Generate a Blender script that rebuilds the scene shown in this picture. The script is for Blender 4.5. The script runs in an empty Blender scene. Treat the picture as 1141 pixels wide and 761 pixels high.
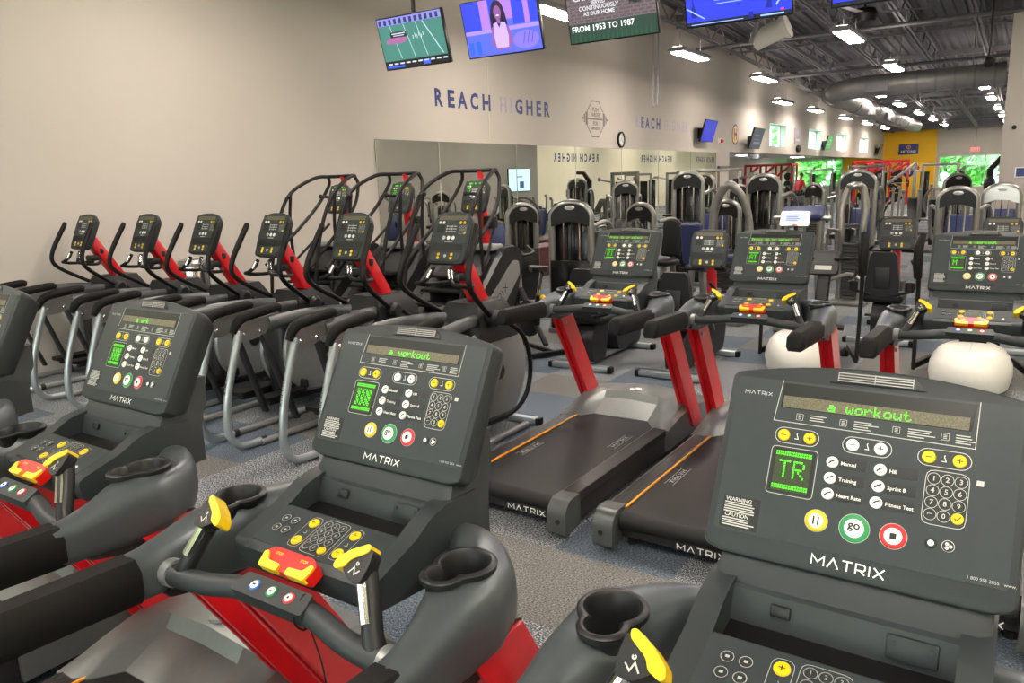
import bpy, bmesh, math, random
from mathutils import Vector, Matrix
random.seed(7)
SC = bpy.context.scene
COL = SC.collection
PI = math.pi

# ---------------------------------------------------------------- materials
def hexc(h):
    h = h.lstrip('#')
    out = []
    for i in (0, 2, 4):
        c = int(h[i:i+2], 16) / 255
        out.append(c / 12.92 if c <= .04045 else ((c + .055) / 1.055) ** 2.4)
    return (out[0], out[1], out[2], 1)

def mat(name, col, rough=.5, metal=0., var=.06, scale=40., bump=0., emit=None, strength=0., coat=0., spec=None):
    m = bpy.data.materials.new(name)
    m.use_nodes = True
    nt = m.node_tree
    b = nt.nodes['Principled BSDF']
    c = hexc(col) if isinstance(col, str) else col
    b.inputs['Base Color'].default_value = c
    b.inputs['Roughness'].default_value = rough
    b.inputs['Metallic'].default_value = metal
    if spec is not None:
        b.inputs['Specular IOR Level'].default_value = spec
    if coat:
        b.inputs['Coat Weight'].default_value = coat
        b.inputs['Coat Roughness'].default_value = .15
    if var or bump:
        tc = nt.nodes.new('ShaderNodeTexCoord')
        nz = nt.nodes.new('ShaderNodeTexNoise')
        nz.inputs['Scale'].default_value = scale
        nz.inputs['Detail'].default_value = 3
        nt.links.new(tc.outputs['Object'], nz.inputs['Vector'])
    if var:
        rp = nt.nodes.new('ShaderNodeValToRGB')
        rp.color_ramp.elements[0].position = .3
        rp.color_ramp.elements[1].position = .7
        rp.color_ramp.elements[0].color = (c[0]*(1-var), c[1]*(1-var), c[2]*(1-var), 1)
        rp.color_ramp.elements[1].color = (min(1, c[0]*(1+var)), min(1, c[1]*(1+var)), min(1, c[2]*(1+var)), 1)
        nt.links.new(nz.outputs['Fac'], rp.inputs['Fac'])
        nt.links.new(rp.outputs['Color'], b.inputs['Base Color'])
    if bump:
        bp = nt.nodes.new('ShaderNodeBump')
        bp.inputs['Strength'].default_value = bump
        bp.inputs['Distance'].default_value = .002
        nt.links.new(nz.outputs['Fac'], bp.inputs['Height'])
        nt.links.new(bp.outputs['Normal'], b.inputs['Normal'])
    if emit:
        b.inputs['Emission Color'].default_value = hexc(emit)
        b.inputs['Emission Strength'].default_value = strength
    return m

M = {}
M['char'] = mat('charcoal_plastic', '#2e3436', .45, bump=.15, scale=900, var=.04, spec=.36)
M['body'] = mat('console_body_plastic', '#272d2f', .46, bump=.12, scale=900, var=.04, spec=.36)
M['panel'] = mat('console_panel_film', '#31383a', .42, var=.03, spec=.36)
M['dark'] = mat('dark_plastic', '#191b1d', .42, var=.08, spec=.4)
M['black'] = mat('black_rubber', '#0b0b0c', .5, var=.1, spec=.3)
M['pad'] = mat('black_grip_foam', '#131313', .6, bump=.3, scale=600, var=.1, spec=.18)
M['vinyl'] = mat('black_vinyl', '#111215', .45, var=.1, spec=.35)
M['slate'] = mat('slate_handle_rubber', '#2a3032', .5, var=.05)
M['shell'] = mat('gunmetal_shell_paint', '#51585b', .38, metal=.45, var=.03)
M['hood'] = mat('grey_hood_paint', '#757978', .36, metal=.5, var=.03)
M['red'] = mat('red_powder_coat', '#c0101a', .32, var=.05, coat=.3)
M['redrack'] = mat('red_rack_paint', '#b3131d', .4, var=.06)
M['belt'] = mat('running_belt_rubber', '#161617', .55, bump=.25, scale=700, var=.06, spec=.35)
M['rail'] = mat('ribbed_rail_plastic', '#353334', .28, metal=.3, var=.05)
M['cap'] = mat('end_cap_plastic', '#4d5150', .36, metal=.3, var=.03)
M['orange'] = mat('orange_stripe', '#e69a16', .4)
M['silver'] = mat('silver_paint', '#a3acb0', .3, metal=.65, var=.03)
M['grey'] = mat('grey_side_paint', '#878a8a', .35, metal=.35, var=.03)
M['chrome'] = mat('chrome', '#d8d8d4', .14, metal=1., var=0)
M['steel'] = mat('brushed_steel', '#9a9a98', .3, metal=.85, var=.06)
M['yellow'] = mat('yellow_key', '#e6bf0c', .4)
M['white'] = mat('white_print', '#e9eae4', .5, var=0)
M['print'] = mat('pale_print', '#b9bcb6', .5, var=0)
M['ink'] = mat('black_ink', '#141615', .5, var=0)
M['keyblack'] = mat('black_key', '#262a2a', .35, var=0)
M['green'] = mat('green_ring', '#1d8a4a', .4, var=0)
M['keyred'] = mat('red_ring', '#cf2b2f', .4, var=0)
M['keyblue'] = mat('blue_ring', '#2d62b8', .4, var=0)
M['estop'] = mat('red_stop_key', '#d81a14', .3, var=0)
M['glass'] = mat('smoked_display_window', '#2d302f', .25, var=0)
M['ledoff'] = mat('unlit_led_grid', '#5f5b48', .45, var=.45, scale=420)
M['profoff'] = mat('unlit_profile_grid', '#2f3a22', .4, var=.4, scale=420)
M['led'] = mat('lit_green_led', '#2a8a08', .5, var=0, emit='#4cf40a', strength=.9)
M['whitebody'] = mat('white_plastic_shroud', '#d9dad2', .3, var=.02, coat=.2)
M['navy'] = mat('navy_vinyl', '#24305e', .45, var=.08)
M['maroon'] = mat('maroon_vinyl', '#4a2127', .5, var=.08)
M['frame'] = mat('platinum_frame_paint', '#8a8a87', .28, metal=.7, var=.04)
M['shroud'] = mat('black_tower_shroud', '#111213', .38, var=.06, spec=.35)
M['smoke'] = mat('smoked_side_shield', '#101112', .18, var=.05)
M['plates'] = mat('weight_stack_steel', '#3a3b3d', .45, metal=.4, var=.2, scale=15)
M['badge'] = mat('silver_badge', '#c9c9c6', .25, metal=.6, var=0)
M['bezel'] = mat('black_screen_bezel', '#0d0d0f', .3, var=0)

def emis(name, col, s):
    m = bpy.data.materials.new(name)
    m.use_nodes = True
    b = m.node_tree.nodes['Principled BSDF']
    b.inputs['Base Color'].default_value = (0.01, .01, .01, 1)
    b.inputs['Roughness'].default_value = .35
    b.inputs['Emission Color'].default_value = hexc(col)
    b.inputs['Emission Strength'].default_value = s
    return m

# ---------------------------------------------------------------- mesh builder
def catmull(pts, k=6, closed=False):
    P = [Vector(p) for p in pts]
    n = len(P)
    out = []
    for i in range(n if closed else n - 1):
        a = P[(i-1) % n] if closed or i > 0 else P[0] * 2 - P[1]
        b = P[i]
        c = P[(i+1) % n]
        d = P[(i+2) % n] if closed or i + 2 < n else P[n-1] * 2 - P[n-2]
        for j in range(k):
            t = j / k
            out.append(.5 * ((2*b) + (c-a)*t + (2*a-5*b+4*c-d)*t*t + (3*b-a-3*c+d)*t*t*t))
    if not closed:
        out.append(P[-1])
    return out

def round_poly(pts, r, n=4):
    out = []
    N = len(pts)
    for i in range(N):
        p = Vector(pts[i]); a = Vector(pts[i-1]); b = Vector(pts[(i+1) % N])
        da, db = (a-p), (b-p)
        rr = min(r if not isinstance(r, (list, tuple)) else r[i], da.length*.48, db.length*.48)
        if rr < 1e-5:
            out.append(p); continue
        s = p + da.normalized()*rr
        e = p + db.normalized()*rr
        for j in range(n+1):
            t = j/n
            out.append((1-t)**2*s + 2*t*(1-t)*p + t*t*e)
    return out

def circle(cx, cy, r, n=20, ry=None):
    ry = r if ry is None else ry
    return [Vector((cx + r*math.cos(2*PI*i/n), cy + ry*math.sin(2*PI*i/n))) for i in range(n)]

class MB:
    def __init__(s):
        s.bm = bmesh.new()
    def face(s, pts):
        vs = [s.bm.verts.new(p) for p in pts]
        return s.bm.faces.new(vs)
    def _bevel(s, verts, bev, seg):
        es = set()
        for v in verts:
            for e in v.link_edges:
                if len(e.link_faces) == 2 and e.calc_face_angle(0) > .35:
                    es.add(e)
        if es:
            bmesh.ops.bevel(s.bm, geom=list(es), offset=bev, segments=seg, affect='EDGES', clamp_overlap=True, profile=.5)
    def box(s, c, sz, bev=0, seg=2, rot=None):
        g = bmesh.ops.create_cube(s.bm, size=1)
        vs = g['verts']
        R = Matrix.Identity(4) if rot is None else rot.to_4x4()
        Mx = Matrix.Translation(Vector(c)) @ R @ Matrix.Diagonal((sz[0], sz[1], sz[2], 1))
        bmesh.ops.transform(s.bm, matrix=Mx, verts=vs)
        if bev:
            s._bevel(vs, bev, seg)
        return s
    def bar(s, p0, p1, w, h, bev=0, up=(0, 0, 1)):
        p0, p1 = Vector(p0), Vector(p1)
        d = p1 - p0
        y = d.normalized()
        x = y.cross(Vector(up))
        if x.length < 1e-4:
            x = Vector((1, 0, 0))
        x.normalize()
        z = x.cross(y)
        R = Matrix((x, y, z)).transposed()
        return s.box((p0+p1)/2, (w, d.length, h), bev, 2, R)
    def tube(s, pts, r, n=10, smooth=0, closed=False, caps=True, sx=1.):
        P = catmull(pts, smooth, closed) if smooth else [Vector(p) for p in pts]
        rs = r if isinstance(r, (list, tuple)) else None
        N = len(P)
        T = []
        for i in range(N):
            a = P[(i-1) % N] if closed or i > 0 else P[i]
            b = P[(i+1) % N] if closed or i < N-1 else P[i]
            T.append((b-a).normalized())
        ref = Vector((0, 0, 1)) if abs(T[0].z) < .9 else Vector((1, 0, 0))
        u = T[0].cross(ref).normalized()
        rings = []
        for i in range(N):
            u = (u - T[i]*u.dot(T[i]))
            if u.length < 1e-6:
                u = T[i].cross(Vector((.3, .5, .8)))
            u.normalize()
            v = T[i].cross(u)
            if rs:
                f = i/(N-1)*(len(rs)-1)
                k = min(int(f), len(rs)-2)
                rr = rs[k] + (rs[k+1]-rs[k])*(f-k)
            else:
                rr = r
            rings.append([P[i] + u*(rr*sx*math.cos(2*PI*j/n)) + v*(rr*math.sin(2*PI*j/n)) for j in range(n)])
        return s.loft(rings, caps and not closed, closed)
    def loft(s, rings, caps=True, closed=False):
        R = [[s.bm.verts.new(p) for p in ring] for ring in rings]
        n = len(R[0])
        L = len(R)
        for i in range(L if closed else L-1):
            A, B = R[i], R[(i+1) % L]
            for j in range(n):
                s.bm.faces.new((A[j], A[(j+1) % n], B[(j+1) % n], B[j]))
        if caps:
            s.bm.faces.new(R[0][::-1])
            s.bm.faces.new(R[-1])
        s._last = [v for r in R for v in r]
        return s
    def prism(s, prof, axis, a, b, bev=0, seg=2):
        def put(p, t):
            if axis == 'x': return Vector((t, p[0], p[1]))
            if axis == 'y': return Vector((p[0], t, p[1]))
            return Vector((p[0], p[1], t))
        s.loft([[put(p, a) for p in prof], [put(p, b) for p in prof]])
        if bev:
            s._bevel(s._last, bev, seg)
        return s
    def lathe(s, prof, c=(0, 0, 0), n=20, rot=None):
        R = rot if rot is not None else Matrix.Identity(3)
        C = Vector(c)
        rings = []
        for (r, z) in prof:
            r = max(r, 1e-4)
            rings.append([C + R @ Vector((r*math.cos(2*PI*j/n), r*math.sin(2*PI*j/n), z)) for j in range(n)])
        return s.loft(rings, True)
    def ball(s, c, r, sc=(1, 1, 1), n=12):
        g = bmesh.ops.create_uvsphere(s.bm, u_segments=n, v_segments=max(6, n//2+2), radius=r)
        bmesh.ops.transform(s.bm, matrix=Matrix.Translation(Vector(c)) @ Matrix.Diagonal((sc[0], sc[1], sc[2], 1)), verts=g['verts'])
        return s
    def poly(s, pts2, z0, z1=None):
        if z1 is None:
            s.face([Vector((p[0], p[1], z0)) for p in pts2])
        else:
            s.loft([[Vector((p[0], p[1], z0)) for p in pts2], [Vector((p[0], p[1], z1)) for p in pts2]])
        return s
    def ribbon(s, pts2, w, z, closed=False):
        P = [Vector((p[0], p[1])) for p in pts2]
        N = len(P)
        Ls, Rs = [], []
        for i in range(N):
            a = P[(i-1) % N] if closed or i > 0 else P[i]
            b = P[(i+1) % N] if closed or i < N-1 else P[i]
            d1 = (P[i]-a); d2 = (b-P[i])
            if d1.length < 1e-9: d1 = d2
            if d2.length < 1e-9: d2 = d1
            d1.normalize(); d2.normalize()
            t = d1 + d2
            if t.length < 1e-6: t = d1
            t.normalize()
            nn = Vector((-t.y, t.x))
            k = 1/max(.5, abs(nn.dot(Vector((-d1.y, d1.x)))))
            Ls.append(P[i] + nn*(w*.5*k)); Rs.append(P[i] - nn*(w*.5*k))
        vl = [s.bm.verts.new((p.x, p.y, z)) for p in Ls]
        vr = [s.bm.verts.new((p.x, p.y, z)) for p in Rs]
        for i in range(N if closed else N-1):
            j = (i+1) % N
            s.bm.faces.new((vl[i], vr[i], vr[j], vl[j]))
        return s
    def quad(s, x0, y0, x1, y1, z):
        s.face([(x0, y0, z), (x1, y0, z), (x1, y1, z), (x0, y1, z)])
        return s
    def add(s, me, Mx):
        n0 = len(s.bm.verts)
        s.bm.from_mesh(me)
        s.bm.verts.ensure_lookup_table()
        bmesh.ops.transform(s.bm, matrix=Mx, verts=s.bm.verts[n0:])
        return s
    def mesh(s, name, m=None, Mx=None, ang=35, flat=False):
        if not flat:
            bmesh.ops.recalc_face_normals(s.bm, faces=s.bm.faces)
        if Mx is not None:
            bmesh.ops.transform(s.bm, matrix=Mx, verts=s.bm.verts)
        me = bpy.data.meshes.new(name)
        s.bm.to_mesh(me)
        s.bm.free()
        if not flat:
            me.shade_smooth()
            me.set_sharp_from_angle(angle=math.radians(ang))
        if m:
            me.materials.append(m)
        return me
    def build(s, name, m, parent=None, Mx=None, ang=35, flat=False):
        return put(name, s.mesh(name, m, Mx, ang, flat), parent)

def put(name, me, parent=None, loc=None):
    o = bpy.data.objects.new(name, me)
    COL.objects.link(o)
    if parent is not None:
        o.parent = parent
    if loc is not None:
        o.location = loc
    return o

def tag(o, label=None, cat=None, group=None, kind=None):
    if label: o['label'] = label
    if cat: o['category'] = cat
    if group: o['group'] = group
    if kind: o['kind'] = kind
    return o

def thing(name, label=None, cat=None, group=None, loc=(0, 0, 0), rz=0.):
    o = bpy.data.objects.new(name, None)
    COL.objects.link(o)
    o.empty_display_size = .2
    o.location = loc
    o.rotation_euler = (0, 0, rz)
    return tag(o, label, cat, group)

def dup(src, label=None, loc=None, rz=None, group=None, skip=()):
    def rec(o, parent):
        c = o.copy()
        COL.objects.link(c)
        if parent is not None:
            c.parent = parent
        for ch in list(o.children):
            if ch.name.split('.')[0] not in skip:
                rec(ch, c)
        return c
    r = rec(src, None)
    if loc is not None: r.location = loc
    if rz is not None: r.rotation_euler = (0, 0, rz)
    if label: r['label'] = label
    if group: r['group'] = group
    return r

def struct(name, mb, m, label=None):
    o = mb.build(name, m) if isinstance(mb, MB) else mb
    o['kind'] = 'structure'
    return o

def parented_copy(o, parent):
    c = o.copy()
    COL.objects.link(c)
    c.parent = parent
    return c

# ---------------------------------------------------------------- lettering
_tc = {}
def text_mesh(txt, size=1., align='CENTER', bold=0.):
    key = (txt, size, align, bold)
    if key in _tc: return _tc[key]
    cu = bpy.data.curves.new('lettering', 'FONT')
    cu.body = txt
    cu.size = size
    cu.align_x = align
    cu.align_y = 'CENTER'
    cu.resolution_u = 2
    cu.offset = bold
    o = bpy.data.objects.new('lettering', cu)
    COL.objects.link(o)
    dg = bpy.context.evaluated_depsgraph_get()
    me = bpy.data.meshes.new_from_object(o.evaluated_get(dg))
    bpy.data.objects.remove(o)
    _tc[key] = me
    return me

LOGO = {  # wide geometric capitals, strokes in a unit cell (w, strokes)
 'M': (1.25, [[(0, 0), (0, 1), (.62, .35), (1.25, 1), (1.25, 0)]]),
 'A': (1.1, [[(0, 0), (.55, 1), (1.1, 0)]]),
 'T': (1.0, [[(0, 1), (1, 1)], [(.5, 1), (.5, 0)]]),
 'R': (.9, [[(0, 0), (0, 1), (.75, 1), (.9, .85), (.9, .55), (.75, .4), (.0, .4)], [(.45, .4), (.92, 0)]]),
 'I': (.1, [[(.05, 0), (.05, 1)]]),
 'X': (1.0, [[(0, 0), (1, 1)], [(0, 1), (1, 0)]]),
}
def stroke_word(mb, word, cx, cy, h, w=.16, gap=.42, z=0., rot=0.):
    tot = sum(LOGO[c][0] for c in word) + gap*(len(word)-1)
    x = -tot/2
    ca, sa = math.cos(rot), math.sin(rot)
    for c in word:
        cw, st = LOGO[c]
        for poly in st:
            pts = []
            for (px, py) in poly:
                X, Y = (x+px)*h, (py-.5)*h
                pts.append((cx + X*ca - Y*sa, cy + X*sa + Y*ca))
            mb.ribbon(pts, w*h, z)
        x += cw + gap

DOT = {'a': '00000 00000 01110 00001 01111 10001 01111', 'w': '00000 00000 10001 10001 10101 10101 01010',
 'o': '00000 00000 01110 10001 10001 10001 01110', 'r': '00000 00000 10110 11001 10000 10000 10000',
 'k': '10000 10000 10010 10100 11000 10100 10010', 'u': '00000 00000 10001 10001 10001 10011 01101',
 't': '01000 01000 11100 01000 01000 01001 00110', 'P': '11110 10001 10001 11110 10000 10000 10000',
 'e': '00000 00000 01110 10001 11111 10000 01110', 's': '00000 00000 01110 10000 01110 00001 11110',
 'g': '00000 01111 10001 10001 01111 00001 01110', 'l': '01100 00100 00100 00100 00100 00100 01110',
 'c': '00000 00000 01110 10000 10000 10001 01110', ' ': '00000 00000 00000 00000 00000 00000 00000',
 'T': '11111 00100 00100 00100 00100 00100 00100', 'R': '11110 10001 10001 11110 10100 10010 10001',
 'I': '01110 00100 00100 00100 00100 00100 01110', 'A': '01110 10001 10001 11111 10001 10001 10001',
 'M': '10001 11011 10101 10101 10001 10001 10001', 'N': '10001 11001 10101 10011 10001 10001 10001'}
def dot_word(mb, word, x0, y0, pitch, z, fill=.8, py=None):
    py = py or pitch
    x = x0
    for ch in word:
        for r, row in enumerate(DOT[ch].split()):
            for c, b in enumerate(row):
                if b == '1':
                    mb.quad(x + c*pitch, y0 - (r+1)*py, x + (c+fill)*pitch, y0 - (r+1-fill)*py, z)
        x += 6*pitch
    return x
# ---------------------------------------------------------------- treadmill
FT = math.radians(28)
FW, FH = .43, .27
FACE = Matrix(((1, 0, 0, 0), (0, math.sin(FT), -math.cos(FT), 1.57), (0, math.cos(FT), math.sin(FT), 1.446), (0, 0, 0, 1)))
def fx(u): return (u-.5)*FW
def fy(v): return -v*FH
def pill(x0, y0, x1, y1, n=8):
    r = (y1-y0)/2
    pts = []
    for i in range(n+1):
        a = -PI/2 + PI*i/n
        pts.append((x1-r+r*math.cos(a), (y0+y1)/2 + r*math.sin(a)))
    for i in range(n+1):
        a = PI/2 + PI*i/n
        pts.append((x0+r+r*math.cos(a), (y0+y1)/2 + r*math.sin(a)))
    return pts
def rrect(x0, y0, x1, y1, r):
    return [tuple(p) for p in round_poly([Vector((x0, y0)), Vector((x1, y0)), Vector((x1, y1)), Vector((x0, y1))], r, 3)]
_disc = {}
def disc_mesh(r, m, h=.003, n=20):
    k = (round(r, 5), m.name, h)
    if k not in _disc:
        b = MB()
        b.lathe([(r, 0), (r, h*.6), (r*.88, h)], n=n)
        _disc[k] = b.mesh('key', m)
    return _disc[k]
def key(name, parent, x, y, r, m, Mx, h=.003, z=0.):
    o = put(name, disc_mesh(r, m, h), parent)
    o.matrix_local = Mx @ Matrix.Translation((x, y, z))
    return o

def text_at(mb, txt, x, y, size, z, align='CENTER', bold=0., rot=0):
    mb.add(text_mesh(txt, size, align, bold), Matrix.Translation((x, y, z)) @ Matrix.Rotation(rot, 4, 'Z'))

def plusminus(mb, x, y, s, plus, z):
    mb.quad(x-s, y-s*.16, x+s, y+s*.16, z)
    if plus:
        mb.quad(x-s*.16, y-s, x+s*.16, y+s, z)

def console_face(console, Mx, full=True):
    """decal panel, displays, keys and print of the treadmill console; x right, y up, z out of the face"""
    b = MB(); b.poly(rrect(-FW/2, -FH, FW/2, 0, .006), -.002, .0012)
    panel = b.build('face_panel', M['panel'], console, Mx)
    Z = .0018
    w = MB()       # pale print
    w.ribbon([(fx(.18), fy(.0)), (fx(.166), fy(.265)), (fx(.863), fy(.272)), (fx(.864), fy(.0))], .0012, Z)
    for (u0, u1, v0, v1) in ((.181, .346, .302, .4), (.432, .602, .302, .4), (.688, .857, .305, .403)):
        w.ribbon(pill(fx(u0), fy(v1), fx(u1), fy(v0)), .0011, Z, True)
    w.ribbon(rrect(fx(.178), fy(.722), fx(.352), fy(.425), .007), .001, Z, True)
    w.ribbon(rrect(fx(.722), fy(.73), fx(.858), fy(.425), .012), .001, Z, True)
    stroke_word(w, 'MATRIX', fx(.09), fy(.1), .0062, .15, .42, Z)
    for u, lines in ((.3, (.06, .05, .055)), (.462, (.06, .085, .05, .06)), (.646, (.075, .07, .09, .055)), (.8, (.045, .05, .062, .048))):
        for i, L in enumerate(lines):
            y = fy(.207 + i*.0145)
            w.quad(fx(u), y-.0009, fx(u+L), y+.0006, Z)
    w.quad(fx(.878), fy(.475), fx(.9), fy(.445), Z)
    text_at(w, '1 800 955 2855   www.', fx(.95), fy(.972), .0065, Z, 'CENTER')
    w.build('face_lettering', M['print'], console, Mx, flat=True)
    # warning label
    b = MB(); b.quad(fx(.024), fy(.985), fx(.17), fy(.785), Z)
    lab = b.build('warning_label', M['ink'], console, Mx, flat=True)
    b = MB()
    text_at(b, 'WARNING', fx(.085), fy(.808), .009, Z+.0004, bold=.0002)
    text_at(b, 'CAUTION', fx(.085), fy(.905), .009, Z+.0004, bold=.0002)
    rr = random.Random(3)
    for v in (.828, .842, .856, .87, .884, .926, .94, .954, .968):
        b.quad(fx(.032), fy(v+.004), fx(.032 + .1 + .03*rr.random()), fy(v-.003), Z+.0004)
    b.build('label_text', M['print'], lab, Mx, flat=True)
    # main display
    b = MB(); b.poly([(fx(.186), fy(.176)), (fx(.846), fy(.176)), (fx(.857), fy(.016)), (fx(.184), fy(.016))], 0, .002)
    disp = b.build('message_display', M['glass'], console, Mx)
    b = MB(); b.quad(fx(.192), fy(.172), fx(.838), fy(.097), .0024)
    b.build('led_grid', M['ledoff'], disp, Mx, flat=True)
    # small square keys under the display
    for u in (.264, .424, .608, .767):
        b = MB(); b.box((fx(u), fy(.226), .002), (.0105, .0105, .003), .001)
        k = b.build('display_key', M['keyblack'], console, Mx)
        b = MB()
        b.ribbon([(fx(u)-.0052, fy(.226)-.0052), (fx(u)+.0052, fy(.226)-.0052), (fx(u)+.0052, fy(.226)+.0052), (fx(u)-.0052, fy(.226)+.0052)], .0006, .0039, True)
        for i in (-1, 0, 1):
            b.quad(fx(u)-.0025, fy(.226)+i*.0024-.0005, fx(u)+.0025, fy(.226)+i*.0024+.0005, .0039)
        b.build('key_symbol', M['print'], k, Mx, flat=True)
    # profile display
    b = MB(); b.poly(rrect(fx(.184), fy(.714), fx(.346), fy(.434), .005), 0, .002)
    pr = b.build('profile_display', M['ink'], console, Mx)
    b = MB(); b.quad(fx(.197), fy(.7), fx(.333), fy(.448), .0024)
    b.build('led_grid', M['profoff'], pr, Mx, flat=True)
    # keys
    ink = MB()
    for u0, u1, v, m in ((.215, .312, .351, 'yellow'), (.468, .565, .351, 'white'), (.724, .821, .354, 'yellow')):
        for u, pl in ((u0, False), (u1, True)):
            key('plus_key' if pl else 'minus_key', console, fx(u), fy(v), .0098, M[m], Mx, .004, .001)
            plusminus(ink, fx(u), fy(v), .0042, pl, .0052)
    names = ['Manual', 'Training', 'Heart Rate', 'Hill', 'Sprint 8', 'Fitness Test']
    i = 0
    for u, uu in ((.406, .527), (.573, .7)):
        for v in (.473, .571, .667):
            key('program_key', console, fx(u), fy(v), .0094, M['white'], Mx, .004, .001)
            ink.bm.verts  # symbol on the key
            ink.ribbon([(fx(u)-.005, fy(v)-.003), (fx(u)-.001, fy(v)+.001), (fx(u)+.005, fy(v)+.004)], .0022, .0052)
            plates = MB(); plates.poly(rrect(fx(u+.012), fy(v+.034), fx(uu), fy(v-.034), .003), .0006, .0018)
            pl = plates.build('program_plate', M['keyblack'], console, Mx)
            pt = MB(); text_at(pt, names[i], fx(u+.03), fy(v), .0082, .0022, 'LEFT', .0001)
            pt.build('program_name', M['white'], pl, Mx, flat=True)
            i += 1
    num = MB()
    for r in range(4):
        for c in range(3):
            u, v = .748 + c*.0425, .473 + r*.0675
            nm = '123456789 0 '[r*3+c]
            if r == 3 and c == 2:
                key('enter_key', console, fx(u), fy(v), .0085, M['yellow'], Mx, .004, .001)
                ink.ribbon([(fx(u)-.004, fy(v)), (fx(u)-.001, fy(v)-.003), (fx(u)+.0045, fy(v)+.0035)], .0013, .0052)
                continue
            key('number_key', console, fx(u), fy(v), .0085, M['keyblack'], Mx, .003, .001)
            num.ribbon([tuple(p) for p in circle(fx(u), fy(v), .0086, 18)], .0008, .0044, True)
            if nm == ' ':
                num.ribbon([(fx(u)+.003, fy(v)+.001), (fx(u)-.003, fy(v)+.001), (fx(u)-.003, fy(v)-.001)], .0009, .0046)
            else:
                text_at(num, nm, fx(u), fy(v), .0105, .0046, bold=.0002)
    num.build('keypad_print', M['print'], console, Mx, flat=True)
    for u, v, r, m, nm in ((.38, .838, .0172, 'yellow', 'pause_key'), (.513, .838, .0218, 'green', 'start_key'), (.643, .838, .019, 'keyred', 'stop_key')):
        k = key(nm, console, fx(u), fy(v), r, M[m], Mx, .004, .001)
        c = put('key_cap', disc_mesh(r*.68, M['white'], .0015), k)
        c.location = (0, 0, .004)
        w2 = MB(); w2.ribbon([tuple(p) for p in circle(0, 0, r*1.03, 28)], .0009, .0012, True)
        w2.build('key_rim', M['print'], k, flat=True)
    for dx in (-.0035, .0035):
        ink.quad(fx(.38)+dx-.0013, fy(.838)-.0065, fx(.38)+dx+.0013, fy(.838)+.0065, .0068)
    text_at(ink, 'go', fx(.513), fy(.822), .0185, .0072, bold=.0004)
    ink.quad(fx(.643)-.0045, fy(.838)-.0045, fx(.643)+.0045, fy(.838)+.0045, .0068)
    ink.build('key_symbols', M['ink'], console, Mx, flat=True)
    wh = MB()
    for u in (.762, .815):
        key('fan_key', console, fx(u), fy(.832), .0082, M['keyblack'], Mx, .003, .001)
    wh.poly([tuple(p) for p in circle(fx(.762), fy(.832), .0045, 14)], .0046)
    for a in (0, 2.09, 4.19):
        ca, sa = math.cos(a), math.sin(a)
        wh.poly([tuple(p) for p in circle(fx(.815)+.0033*ca, fy(.832)+.0033*sa, .0026, 10)], .0046)
    wh.ribbon([tuple(p) for p in circle(fx(.815), fy(.832), .0084, 18)], .0006, .0044, True)
    # icons between plus and minus
    for u, v in ((.263, .351), (.517, .351), (.772, .354)):
        wh.ribbon([(fx(u)-.003, fy(v)-.004), (fx(u)+.003, fy(v)-.004), (fx(u), fy(v)+.004), (fx(u)+.0012, fy(v)+.006)], .0011, .0022)
    wh.build('icon_print', M['white'], console, Mx, flat=True)
    b = MB(); stroke_word(b, 'MATRIX', 0.003, fy(1.062), .0148, .155, .36, .0016)
    b.build('maker_logo', M['white'], console, Mx, flat=True)

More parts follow.
